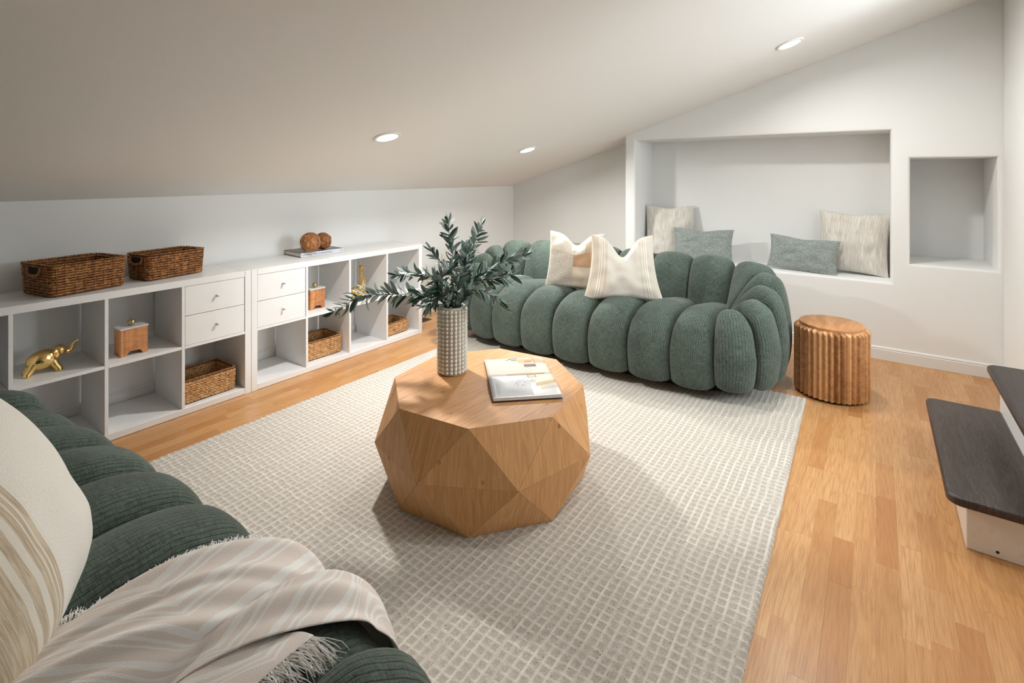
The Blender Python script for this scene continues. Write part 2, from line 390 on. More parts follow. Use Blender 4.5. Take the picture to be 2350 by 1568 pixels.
# right wall with the stair opening
structure(box('wall_right', (XR, .44, 0), (XR+.12, YN, 3.0), M_wall, bevel=.012, seg=4))
structure(box('wall_right_near', (XR, YB, 0), (XR+.12, -.72, 3.0), M_wall, bevel=.012, seg=4))
structure(box('wall_right_stairwell', (XR+.12, .44, 0), (XR+1.4, .54, 3.0), M_wall, bevel=0))
structure(box('wall_right_stairwell_near', (XR+.12, -.82, 0), (XR+1.4, -.72, 3.0), M_wall, bevel=0))
structure(box('wall_right_landing', (XR+1.4, -.82, 2.75), (XR+1.5, .54, 3.0), M_wall, bevel=0))
structure(box('wall_right_landing_sill', (XR+1.4, -.82, 0), (XR+1.5, .54, .70), M_wall, bevel=0))
wf = structure(box('added_window_1', (XR+1.41, -.72, .70), (XR+1.46, -.66, 2.75), M_trim, bevel=.003))  # unseen door glazing, added to bring daylight in over the stairs
box('added_window_frame', (XR+1.41, .38, .70), (XR+1.46, .44, 2.75), M_trim, wf, bevel=.003); box('added_window_frame', (XR+1.41, -.66, .70), (XR+1.46, .38, .76), M_trim, wf, bevel=.003)
box('added_window_frame', (XR+1.41, -.66, 2.69), (XR+1.46, .38, 2.75), M_trim, wf, bevel=.003); box('added_muntin', (XR+1.42, -.155, .76), (XR+1.45, -.125, 2.69), M_trim, wf, bevel=.003)
# ceiling: main slope and a second, slightly flatter slope meeting at a hip line
def ceiling():
    p0 = Vector((1.306, -2.793)); d = Vector((.252, .273)).normalized()
    A = p0-d*((p0.y-YB)/d.y); xe = XR+1.5; B = p0+d*((xe-p0.x)/d.x)
    def z2(x, y):
        q = Vector((x, y))-p0; dist = -(d.x*q.y-d.y*q.x)      # distance to the right of the hip
        return ceil_z(x)-.05*max(dist, 0)
    V = [(XL-.1, YB-.1, ceil_z(XL-.1)), (A.x, YB-.1, ceil_z(A.x)), (B.x, B.y, ceil_z(B.x)), (xe, 2.6, ceil_z(xe)), (XL-.1, 2.6, ceil_z(XL-.1)), (xe, YB-.1, z2(xe, YB-.1))]
    n = len(V); V += [(x, y, z+.12) for x, y, z in V]
    Fc = [(0, 4, 3, 2, 1), (1, 2, 5), (6, 7, 8, 9, 10), (7, 11, 8), (0, 1, 7, 6), (1, 5, 11, 7), (5, 2, 8, 11), (2, 3, 9, 8), (3, 4, 10, 9), (4, 0, 6, 10)]
    structure(mesh('ceiling', V, Fc, M_ceil))
ceiling()
# baseboards
def baseboard(name, p, q, nrm):
    """p,q plan end points, nrm pointing into the room"""
    prof = [(0, 0), (.014, 0), (.014, .072), (.011, .078), (.013, .084), (.009, .091), (.004, .095), (0, .095)]
    P = [[(a[0]+nrm[0]*t, a[1]+nrm[1]*t, z) for t, z in prof] for a in (p, q)]
    V, Fc = grid(P, closed_v=True); Fc += [tuple(range(8)), tuple(range(15, 7, -1))]
    bm = bmesh.new(); vs = [bm.verts.new(v) for v in V]
    for f in Fc: bm.faces.new([vs[i] for i in f])
    bmesh.ops.recalc_face_normals(bm, faces=bm.faces[:])
    return structure(bm_obj(name, bm, M_trim))
baseboard('baseboard_left', (XL, YB), (XL, YR), (1, 0))
baseboard('baseboard_far_recess', (XL+.014, YR), (1.193, YR), (0, -1))
baseboard('baseboard_far', (1.18, YN), (XR, YN), (0, -1))
baseboard('baseboard_right', (XR, .44), (XR, YN-.014), (-1, 0))

# ------------------------------------------------------------------ floor
fl = structure(box('floor', (XL-.1, YB-.1, -.12), (XR+1.5, 2.7, -.008), NT('subfloor', .9, (.1, .06, .03)).m, bevel=0))
bmu = bmesh.new(); bx(bmu, (0, 0, -.008), (1, 1, 0)); bmesh.ops.recalc_face_normals(bmu, faces=bmu.faces[:])
plank_me = bpy.data.meshes.new('plank'); bmu.to_mesh(plank_me); bmu.free(); plank_me.materials.append(M_oak)
PW = .0655; rest = []; tones = []; npl = 0
for i in range(int((XR+1.4-XL)/PW)+1):
    x = XL+.005+i*PW; y = YB+random.uniform(-.4, 0)
    while y < YR+.05:
        L = random.uniform(.24, .62); y1 = min(y+L, YR+.1); cx, cy = x+PW/2, (y+y1)/2
        vis = (-.02 < cx < .43 and -2.75 < cy < 1.9 and not (cx > .40 and cy > 1)) or (2.82 < cx < XR+.05 and -1.75 < cy < YN) or (.40 < cx < .62 and .46 < cy < 1.9)
        a = (x+.00012, y+.00012); b = (min(x+PW, XR+1.4)-.00012, y1-.00012)
        if vis and npl < 298:
            o = bpy.data.objects.new('plank', plank_me); COL.objects.link(o); o.parent = fl; npl += 1
            o.location = (a[0], a[1], random.uniform(-.0003, 0)); o.scale = (b[0]-a[0], b[1]-a[1], 1)
        else: rest.append((a, b)); tones.append(random.random())
        y = y1
V, Fc = [], []
for (a, b) in rest:
    k = len(V); V += [(a[0], a[1], 0), (b[0], a[1], 0), (b[0], b[1], 0), (a[0], b[1], 0), (a[0], a[1], -.008), (b[0], a[1], -.008), (b[0], b[1], -.008), (a[0], b[1], -.008)]
    Fc += [(k, k+1, k+2, k+3), (k, k+4, k+5, k+1), (k+1, k+5, k+6, k+2), (k+2, k+6, k+7, k+3), (k+3, k+7, k+4, k)]
o = mesh('plank_field', V, Fc, M_oak, fl); o['kind'] = 'stuff'
at = o.data.attributes.new('strip_tone', 'FLOAT', 'FACE'); at.data.foreach_set('value', np.repeat(np.array(tones, dtype=np.float32), 5))
# floor vent beside the shelves
t = thing('floor_vent', 'dark brown metal floor register beside far end of shelf unit', 'vent', (-.32, .17, 0))
box('vent_frame', (0, 0, .0002), (.10, .17, .004), NT('vent_brown', .5, (.05, .025, .012)).m, t)
for k in range(7): box('louver', (.012, .014+k*.02, .004), (.088, .022+k*.02, .0055), NT('vent_dark', .5, (.02, .01, .006)).m if k == 0 else bpy.data.materials['vent_dark'], t, bevel=0)

# ------------------------------------------------------------------ rug
def rug():
    y0, y1 = -3.35, .455
    nx, ny = 400, 610
    u = np.linspace(0, 1, nx); v = np.linspace(0, 1, ny); U, Vv = np.meshgrid(u, v, indexing='ij')
    Y = y0+(y1-y0)*Vv
    xl = .395; xr = 2.84+(.455-Y)*.026
    X = xl+(xr-xl)*U
    per = .0305; wob = .004*np.sin(Y*7+X*3)+.003*np.sin(X*23)
    mx = (xr-xl)*U/per; my = (Y+.0*wob)/per
    jig = np.interp(np.arange(nx*ny) % 97, np.arange(97), RNG.rand(97)).reshape(nx, ny)
    fx = np.abs((mx+.08*np.sin(Y*19)+.5) % 1-.5); fy = np.abs((my+.1*np.sin(mx*1.7)+.5) % 1-.5)
    rx = np.clip(1-(fx/.17), 0, 1); ry = np.clip(1-(fy/.14), 0, 1)
    colw = .55+.45*np.sin(np.floor(mx+.5)*2.4+1); roww = .5+.4*np.sin(np.floor(my+.5)*1.9)
    ridge = np.maximum(rx*(.62+.32*colw), ry*(.62+.26*roww))
    Z = .009+.0035*ridge+.0012*RNG.rand(nx, ny)+.0008*jig
    Z[0, :] = Z[-1, :] = .001; Z[:, 0] = Z[:, -1] = .001
    X[-2:, :] += .003*RNG.rand(2, ny); X[:2, :] -= .003*RNG.rand(2, ny)
    co_ = np.stack([X, Y, Z], -1).reshape(-1, 3).astype(np.float32)
    idx = np.arange(nx*ny).reshape(nx, ny); q = np.stack([idx[:-1, :-1], idx[1:, :-1], idx[1:, 1:], idx[:-1, 1:]], -1).reshape(-1, 4).astype(np.int32)
    me = bpy.data.meshes.new('rug'); me.vertices.add(len(co_)); me.vertices.foreach_set('co', co_.ravel())
    me.loops.add(q.size); me.loops.foreach_set('vertex_index', q.ravel()); me.polygons.add(len(q))
    me.polygons.foreach_set('loop_start', np.arange(0, q.size, 4, dtype=np.int32)); me.polygons.foreach_set('use_smooth', np.ones(len(q), dtype=bool))
    me.update(); me.validate()
    a = me.attributes.new('ridge', 'FLOAT', 'POINT'); a.data.foreach_set('value', np.clip(ridge*1.25, 0, 1).astype(np.float32).ravel())
    me.materials.append(M_rug); o = bpy.data.objects.new('rug', me); COL.objects.link(o)
    tag(o, 'large cream and taupe wool rug with a raised looped grid, under the table', 'rug')
rug()
RUGZ = .0118

# ------------------------------------------------------------------ recessed lights
for (x, y, w) in LAMPS:
    lab = {'left of the three, nearest the shelves': 'round recessed ceiling light leftmost, above the shelf unit', 'middle': 'round recessed ceiling light near the far corner of the slope', 'right': 'round recessed ceiling light at upper right near the niche wall'}.get(w)
    if lab is None: lab = 'round recessed ceiling light out of frame above the rug' if y > -1.5 else 'round recessed ceiling light out of frame above the near sofa'
    t = thing('recessed_light', lab, 'light', (x, y, ceil_z(x)), group='recessed ceiling lights')
    t.rotation_euler = Vector((0, 0, -1)).rotation_difference(CN).to_euler()
    prof = [(.062, -.004), (.064, -.0085), (.078, -.008), (.084, -.004), (.085, -.0002), (.062, -.0002)]
    P = [[(r*math.cos(2*PI*k/40), r*math.sin(2*PI*k/40), z) for k in range(40)] for r, z in prof]
    V, Fc = grid(P, closed_u=True, closed_v=True); mesh('trim_ring', V, Fc, M_trim, t, True)
    lathe('diffuser', [(.0, -.004), (.0615, -.004), (.0615, -.001), (0, -.001)], M_emit, t, 40, False)

# ------------------------------------------------------------------ shelf units (4x2 cubbies)
CELL = (1.47-.076-.048)/4
def shelf_unit(y0, label, drawer_col):
    t = thing('shelf_unit', label, 'shelf', (0, y0, 0)); D = -.39; H = .77
    box('side_panel', (D, 0, 0), (0, .038, H), M_white, t); box('side_panel', (D, 1.432, 0), (0, 1.47, H), M_white, t)
    box('top_panel', (D, .0392, H-.038), (-.0004, 1.4308, H-.0006), M_white, t)
    box('bottom_panel', (D, .0384, .002), (-.0004, 1.4316, .038), M_white, t)
    y = .038
    for k in range(4):
        if k < 3: box('divider', (D+.002, y+CELL, .038), (-.001, y+CELL+.016, H-.038), M_white, t, bevel=.0006)
        box('shelf', (D+.002, y+.0005, .377), (-.001, y+CELL-.0005, .393), M_white, t, bevel=.0006)
        if k == drawer_col:
            zb = .3945; h = (H-.038-.3945-.004)/2
            for j in range(2):
                z = zb+j*(h+.0025)
                d = box('drawer', (-.018, y+.002, z), (-.002, y+CELL-.004, z+h-.0005), M_white, t, bevel=.0008)
                box('drawer_box', (-.36, y+.006, z+.006), (-.018, y+CELL-.008, z+h-.02), M_white, d, bevel=0)
                kn = lathe('knob', [(.0, .024), (.006, .0235), (.008, .021), (.0085, .017), (.005, .012), (.0035, .004), (.004, 0), (.0, 0)], M_chrome, d, 20)
                kn.location = (-.002, y+CELL/2, z+h*.52); kn.rotation_euler = (0, PI/2, 0)
        y += CELL+.016
    return t
shelf_unit(-2.942, 'long white cubby shelf unit at left, carrying two dark baskets', 3)
shelf_unit(-1.470, 'white cubby shelf unit at the far end, carrying a book', 0)
def cell_y(unit, k): return (-2.942 if unit == 0 else -1.47)+.038+k*(CELL+.016)

# ------------------------------------------------------------------ baskets
def rrect(L, Wd, r, n):
    """points & tangents around rounded rectangle centred at origin; L along y"""
    pts = []; hx, hy = Wd/2-r, L/2-r
    per = 4*(hx+hy)+2*PI*r
    for k in range(n):
        s = per*k/n; 
        seq = [('l', (Wd/2, -hy), (0, 1), 2*hy), ('a', (hx, hy), 0, PI*r/2), ('l', (hx, L/2), (-1, 0), 2*hx), ('a', (-hx, hy), PI/2, PI*r/2), ('l', (-Wd/2, hy), (0, -1), 2*hy), ('a', (-hx, -hy), PI, PI*r/2), ('l', (-hx, -L/2), (1, 0), 2*hx), ('a', (hx, -hy), 3*PI/2, PI*r/2)]
        for typ, p, q, ln in seq:
            if s <= ln+1e-9:
                if typ == 'l': pos = (p[0]+q[0]*s, p[1]+q[1]*s); nr = (q[1], -q[0])
                else: a = q+s/r; pos = (p[0]+r*math.cos(a), p[1]+r*math.sin(a)); nr = (math.cos(a), math.sin(a))
                break
            s -= ln
        pts.append((pos, nr))
    return pts, per
def strand(pts, z, u, ln_idx, tilt, w, th, ns=5, seg=6):
    N_ = len(pts); P = []
    for i in range(seg+1):
        t = i/seg*2-1; rr = max(math.sqrt(max(0, 1-abs(t)**2.6)), .15); fi = (u*N_+t*ln_idx) % N_; a = int(fi); fr_ = fi-a
        (p0, n0), (p1, n1) = pts[a % N_], pts[(a+1) % N_]; px, py = p0[0]+(p1[0]-p0[0])*fr_, p0[1]+(p1[1]-p0[1])*fr_
        zz = z+tilt*t
        P.append([Vector((px+n0[0]*th/2*rr*math.cos(2*PI*k/ns), py+n0[1]*th/2*rr*math.cos(2*PI*k/ns), zz+w/2*rr*math.sin(2*PI*k/ns))) for k in range(ns)])
    return grid(P, closed_v=True)
def blob(c, ax, nr, ln, w, th, seg=6, ns=5):
    """elongated strand piece: axis ax, outward nr"""
    c = Vector(c); ax = Vector(ax).normalized(); nr = Vector(nr); b = ax.cross(nr).normalized(); nr = b.cross(ax)
    P = []
    for i in range(seg+1):
        t = i/seg*2-1; rr = math.sqrt(max(0, 1-abs(t)**2.6)); rr = max(rr, .15)
        P.append([c+ax*(t*ln/2)+nr*(th/2*rr*math.cos(2*PI*k/ns))+b*(w/2*rr*math.sin(2*PI*k/ns)) for k in range(ns)])
    return grid(P, closed_v=True)
def basket(name, label, loc, rz, L, Wd, H, style, group):
    t = thing(name, label, 'basket', loc, rz, group); dark = style == 'dark'; mt = M_bdark if dark else M_blight
    fl_ = .06 if dark else .03; r = .018
    def ring(z, off, n): 
        k = 1+fl_*(z/H-1)
        pts, per = rrect((L)*k+2*off, (Wd)*k+2*off, r+off, n); return pts, per
    # inner wall (thin box shell) and floor
    P = []
    for z, off in ((.004, -.001), (H-.004, -.001), (H-.004, -.005), (.006, -.005)):
        pts, _ = ring(z, off, 64); P.append([(p[0], p[1], z) for p, _n in pts])
    V, Fc = grid(P, closed_u=False, closed_v=True); Fc.append(tuple(range(64))); Fc.append(tuple(range(3*64+63, 3*64-1, -1)))
    mesh('wall_core', V, Fc, M_bin if dark else M_binl, t)
    parts = []
    if dark: rh, bl, bw, bt, tilt, stake = .0132, .062, .0122, .010, .16, .042
    else: rh, bl, bw, bt, tilt, stake = .0148, .031, .0135, .010, .5, .0
    rows = int((H-.008)/rh)
    for side in (1, -1):
        for j in range(rows):
            z = .006+rh*(j+.5); pts, per = ring(z, .002 if side > 0 else -.007, 400); n = int(per/(bl*(.68 if dark else .62)))
            for k in range(n):
                u = (k+(.5 if j % 2 else 0))/n % 1; (p, nr) = pts[int(u*400) % 400]
                tg = Vector((-nr[1], nr[0], 0)); s = (1 if (j % 2) else -1)
                ax = tg+Vector((0, 0, tilt*s*(1 if not dark else random.uniform(.4, 1.3))))
                c = Vector((p[0]+nr[0]*random.uniform(-.0008, .0008)*side, p[1]+nr[1]*random.uniform(-.0008, .0008), z+random.uniform(-.001, .001)))
                if dark: parts.append(strand(pts, c.z, u, bl*.5*random.uniform(.9, 1.1)/per*400, tilt*s*.5*bl*random.uniform(.3, 1.0)*.5, bw*random.uniform(.85, 1.15), bt))
                else: parts.append(blob(c, ax, (nr[0], nr[1], 0), bl*random.uniform(.9, 1.1), bw*random.uniform(.85, 1.15), bt))
    w = mesh('weave', *merge(parts), mt, t, True); w['kind'] = 'stuff'
    if dark:
        parts = []; pts, per = ring(H, .006, 200); n = int(per/stake)
        for k in range(n):
            (p, nr) = pts[int(k/n*200)]; q, _ = ring(0, .006, 200); p0 = q[int(k/n*200)][0]
            parts.append(tube([(p0[0], p0[1], .002), ((p0[0]+p[0])/2, (p0[1]+p[1])/2, H/2), (p[0], p[1], H)], .0016, 5))
        s_ = mesh('stakes', *merge(parts), mt, t, True); s_['kind'] = 'stuff'
    parts = []
    for rimz in ((H, .008) if dark else (H-.002,)):
        pts, per = ring(rimz, 0, 400); n = int(per/.014)
        for k in range(n):
            (p, nr) = pts[int(k/n*400)]; tg = Vector((-nr[1], nr[0], 0))
            ax = tg*1+Vector((nr[0], nr[1], 0))*.9+Vector((0, 0, .5))
            parts.append(blob((p[0], p[1], rimz), ax, (0, 0, 1), .021 if dark else .016, .0085 if dark else .006, .010 if dark else .006, 5, 5))
    rm = mesh('rim', *merge(parts), mt, t, True); rm['kind'] = 'stuff'
    if dark:   # handle loop on the near short end
        for s in (-1, 1):
            yy = s*(L/2+.004); pth = catmull([(-.055, yy, H-.012), (-.05, yy+s*.004, H-.04), (-.02, yy+s*.006, H-.052), (.02, yy+s*.006, H-.052), (.05, yy+s*.004, H-.04), (.055, yy, H-.012)], 6)
            mesh('handle', *tube(pth, .0075, 7), mt, t, True)
            box('handle_slot', (-.045, yy-.003, H-.045), (.045, yy+.003, H-.014), M_black, t, bevel=0)
    return t
c1 = Vector((-.05, -2.414)); 
def basket_at(corner, ang, L, Wd):
    """corner = near front corner; long side runs along +y rotated by ang (ccw)"""
    dy = Vector((-math.sin(ang), math.cos(ang))); dx = Vector((-math.cos(ang), -math.sin(ang)))
    return Vector(corner)+dy*(L/2)+dx*(Wd/2)
p = basket_at((-.042, -2.414), .22, .335, .275); basket('wicker_basket', 'larger dark brown wicker basket on top of the near shelf unit', (p.x, p.y, .7705), .22, .335, .275, .155, 'dark', 'dark wicker baskets')
p = basket_at((-.112, -1.990), .19, .325, .20); basket('wicker_basket', 'smaller dark brown wicker basket beside the drawers on the shelf top', (p.x, p.y, .7705), .19, .325, .20, .145, 'dark', 'dark wicker baskets')
yc = cell_y(0, 3)+CELL/2
basket('seagrass_basket', 'pale woven basket below the drawers of the near shelf unit', (-.165, yc-.015, .0385), .02, .295, .24, .140, 'light', 'pale baskets in the lower cubbies')
yc = cell_y(1, 1)+CELL/2
basket('seagrass_basket', 'pale woven basket in cubby below the far wooden box', (-.20, yc+.012, .0385), -.03, .295, .24, .135, 'light', 'pale baskets in the lower cubbies')
yc = cell_y(1, 3)+CELL/2
basket('seagrass_basket', 'small pale basket in last cubby behind the beaded vase', (-.16, yc-.025, .0385), .02, .255, .20, .105, 'light', 'pale baskets in the lower cubbies')

# ------------------------------------------------------------------ small decor on the shelves
def keepsake(label, loc, rz, wy, dx, H):
    t = thing('keepsake_box', label, 'box', loc, rz, 'wooden boxes with marble lids'); lid = .009
    # body with arched feet: walls built as profile prisms
    def wallp(name, a, b, nrm, th):
        a = Vector(a); b = Vector(b); L = (b-a).length; d = (b-a)/L; fw = .028; fh = .024
        prof = [(0, 0), (fw*.75, 0), (fw, .008), (fw+.006, fh-.004), (fw+.014, fh), (L-fw-.014, fh), (L-fw-.006, fh-.004), (L-fw, .008), (L-fw*.75, 0), (L, 0), (L, H-lid), (0, H-lid)]
        bm = bmesh.new(); f1 = [bm.verts.new((a.x+d.x*s, a.y+d.y*s, z)) for s, z in prof]; f2 = [bm.verts.new((a.x+d.x*s+nrm[0]*th, a.y+d.y*s+nrm[1]*th, z)) for s, z in prof]
        bm.faces.new(f1); bm.faces.new(f2[::-1]); n = len(prof)
        for k in range(n): bm.faces.new([f1[k], f2[k], f2[(k+1) % n], f1[(k+1) % n]])
        bmesh.ops.triangulate(bm, faces=[f for f in bm.faces if len(f.verts) > 4]); bmesh.ops.recalc_face_normals(bm, faces=bm.faces[:])
        bm_obj(name, bm, M_acacia, t)
    hx, hy = dx/2, wy/2
    wallp('front_panel', (hx, -hy), (hx, hy), (-1, 0), .01); wallp('back_panel', (-hx, -hy), (-hx, hy), (1, 0), .01)
    wallp('side_panel', (-hx+.01, -hy), (hx-.01, -hy), (0, 1), .01); wallp('side_panel', (-hx+.01, hy), (hx-.01, hy), (0, -1), .01)
    box('floor_panel', (-hx+.01, -hy+.01, .026), (hx-.01, hy-.01, .032), M_acacia, t)
    box('marble_lid', (-hx-.003, -hy-.003, H-lid), (hx+.003, hy+.003, H), M_marble, t, bevel=.001)
    k = lathe('ball_knob', [(0, 0)]+[(.018*math.sin(a), .018-.018*math.cos(a)) for a in np.linspace(.25, PI-.05, 14)]+[(0, .036)], M_brass, t, 28); k.location = (hx*.1, 0, H)
keepsake('wooden keepsake box with marble lid in cubby next to golden elephant', (-.118, -2.066, .3932), .06, .125, .085, .152)
keepsake('wooden keepsake box with marble lid in cubby next to golden giraffe', (-.150, -.935, .3932), .02, .120, .078, .150)

def ell(c, r, rot=None, sub=3):
    v, f = ico(1, sub); m = Matrix.Rotation(0, 3, 'X') if rot is None else rot
    return [m @ Vector((p.x*r[0], p.y*r[1], p.z*r[2]))+Vector(c) for p in v], f
def RX(a): return Matrix.Rotation(a, 3, 'X')
# elephant, facing +Y
t = thing('elephant_figurine', 'polished gold elephant figurine with raised trunk standing in cubby', 'figurine', (-.150, -2.412, .3935), -.05); t.scale = (.93, .93, .93)
parts = [ell((0, -.010, .067), (.051, .069, .053), RX(.16)), ell((0, .058, .098), (.029, .031, .031)), ell((0, .03, .082), (.032, .035, .034))]
for sx, y, ty in ((-1, -.045, -.07), (1, -.045, -.074), (-1, .03, .044), (1, .026, .05)):
    parts.append(tube([(sx*.02, y, .060), (sx*.026, (y+ty)/2, .032), (sx*.030, ty, .012), (sx*.031, ty*1.02, .0)], [.021, .0185, .0175, .0185], 14))
parts.append(tube(catmull([(0, .070, .092), (0, .090, .087), (0, .102, .092), (0, .108, .106), (0, .112, .120), (0, .122, .131), (0, .137, .136)], 5), list(np.linspace(.015, .0042, 31)), 12))
remesh_obj('body', parts, M_gold, t, .0016, 6)
for s in (-1, 1): remesh_obj('ear', [ell((s*.029, .040, .088), (.007, .020, .027), Matrix.Rotation(s*.25, 3, 'Z'))], M_gold, t, .0015, 3)
parts = [tube(catmull([(0, -.062, .078), (0, -.071, .084), (0, -.078, .080)], 5), .0025, 8), ell((0, -.079, .079), (.004, .004, .005))]
mesh('tail', *merge(parts), M_gold, t, True)
for s in (-1, 1): mesh('tusk', *tube([(s*.014, .082, .082), (s*.017, .092, .080), (s*.018, .098, .085)], [.0035, .0028, .0012], 8), M_gold, t, True)
for s in (-1, 1): mesh('eye', *ell((s*.025, .072, .103), (.0035, .0035, .0035), sub=2), M_gold, t, True)
# giraffe sitting, facing +Y
def hammered():
    m = NT('hammered_gold', .25, (.80, .56, .24), Metallic=1.0); vo = m.n('ShaderNodeTexVoronoi', feature='DISTANCE_TO_EDGE'); m.set(vo.inputs['Vector'], m.coord('Object')); vo.inputs['Scale'].default_value = 85
    m.bump(m.ramp(vo.outputs['Distance'], [(0, (0, 0, 0)), (.12, (1, 1, 1))]), .0025, 1.0); return m.m
M_ham = hammered()
t = thing('giraffe_figurine', 'textured gold giraffe figurine sitting in cubby behind the leaves', 'figurine', (-.165, -.535, .3935), -.12)
parts = [ell((0, -.035, .045), (.038, .062, .040), RX(.15)), ell((0, .015, .055), (.032, .036, .045))]
nk = catmull([(0, .012, .06), (0, .03, .10), (0, .035, .135), (0, .022, .175), (0, .015, .205), (0, .018, .228)], 6)
parts.append(tube(nk, list(np.interp(np.linspace(0, 1, len(nk)), [0, .2, .5, .8, 1], [.036, .028, .02, .0155, .014])), 14))
parts += [ell((0, .026, .234), (.014, .024, .014), RX(-.15)), ell((0, .052, .228), (.0095, .018, .0095), RX(-.2))]
for s in (-1, 1):
    parts.append(tube([(s*.022, .03, .035), (s*.026, .06, .028), (s*.022, .03, .012), (s*.02, .0, .010)], [.014, .012, .010, .009], 10))
    parts.append(ell((s*.034, -.05, .024), (.016, .04, .022)))
remesh_obj('body', parts, M_ham, t, .0018, 4)
for s in (-1, 1):
    mesh('horn', *tube([(s*.006, .016, .244), (s*.008, .008, .262), (s*.008, .006, .268)], [.0035, .003, .0045], 8), M_gold, t, True)
    mesh('ear', *ell((s*.022, .008, .238), (.012, .004, .006)), M_gold, t, True)
# art book with carved balls on top of the far unit
BK = Matrix
t = thing('art_book', 'large grey art book lying flat on the far shelf unit', 'book', (-.175, -1.029, .7705), -.0)
t.rotation_euler = (0, 0, math.atan2(.022*-1, .345)*1.0)
M_cov = NT('book_cover', .35, lin((86, 74, 70))).m; M_spine = NT('book_spine', .35, lin((206, 208, 216))).m; M_page = NT('book_pages', .8, lin((222, 216, 206))).m
L, Wd, Hh = .345, .272, .032
box('page_block', (-Wd+.004, .004, .003), (-.004, L-.004, Hh-.003), M_page, t)
box('cover', (-Wd, 0, 0), (0, L, .003), M_cov, t, bevel=.0006); box('cover', (-Wd, 0, Hh-.003), (0, L, Hh), M_cov, t, bevel=.0006)
box('spine', (-.003, 0, 0), (.0015, L, Hh), M_spine, t, bevel=.001)
def text(name, s, size, mat, parent, loc, rot, align='LEFT', extr=.00015, sx=1.0):
    c = bpy.data.curves.new(name, 'FONT'); c.body = s; c.size = size; c.extrude = extr; c.align_x = align; c.materials.append(mat)
    o = bpy.data.objects.new(name, c); COL.objects.link(o); bpy.context.view_layer.update(); me = bpy.data.meshes.new_from_object(o.evaluated_get(bpy.context.evaluated_depsgraph_get())); bpy.data.objects.remove(o)
    o = bpy.data.objects.new(name, me); COL.objects.link(o); o['kind'] = 'stuff'
    if not me.materials: me.materials.append(mat)
    o.parent = parent; o.location = loc; o.rotation_euler = rot; o.scale = (sx, 1, 1); return o
M_ink = NT('ink', .6, lin((50, 50, 62))).m
text('lettering', 'HAUTE BOHEMIANS', .0165, M_ink, t, (.0018, .100, .0105), (PI/2, 0, PI/2), sx=1.0)
text('lettering', 'MIGUEL FLORES-VIANNA', .0070, M_ink, t, (.0018, .012, .013), (PI/2, 0, PI/2), sx=.9)
box('spine_line', (.0016, .318, .002), (.0018, .3188, .030), M_ink, t, bevel=0)
lg = bmesh.new(); 
for a, b in (((.0016, .327, .013), (.0018, .335, .016)), ((.0016, .329, .016), (.0018, .333, .0195))): bx(lg, a, b)
bm_obj('publisher_mark', lg, M_ink, t)
# cover picture: pale streaks on the dark cover
for k in range(9):
    yy = .02+k*.036; box('cover_print', (-.255, yy, Hh+.0001), (-.06-.02*(k % 3), yy+.012+.004*(k % 2), Hh+.0003), NT('cover_pale', .35, lin((158, 146, 140))).m if k == 0 else bpy.data.materials['cover_pale'], t, bevel=0)
def carved_ball(label, loc, r, seed):
    rs = np.random.RandomState(seed); v, f = ico(1, 5)
    dirs = []; n = 34
    for k in range(n):
        z = 1-2*(k+.5)/n; a = k*2.39996+rs.rand()*.3; q = math.sqrt(1-z*z); dirs.append(Vector((q*math.cos(a), q*math.sin(a), z+rs.uniform(-.05, .05))).normalized())
    out = []
    for p in v:
        rad = 1.0
        for d in dirs:
            c = p.dot(d)
            if c > .5: rad = min(rad, .945/c)                   # flat facet
        dmx = max(p.dot(d) for d in dirs)
        rad -= .035*max(0, (dmx-.955)/.045)                      # scooped centre
        out.append(Vector(p)*rad*r)
    zmin = min(q.z for q in out)
    o = mesh('carved_ball', [(q.x, q.y, q.z-zmin) for q in out], f, M_ball, None, True); o.location = loc
    o.data.set_sharp_from_angle(angle=math.radians(12)); tag(o, label, 'ball', 'carved wooden balls on the book')
carved_ball('dark carved wooden ball on art book, the nearer one in front', (-.165, -.958, .8030), .073, 3)
carved_ball('warm brown carved wooden ball on art book, the farther one behind', (-.222, -.818, .8030), .064, 9)

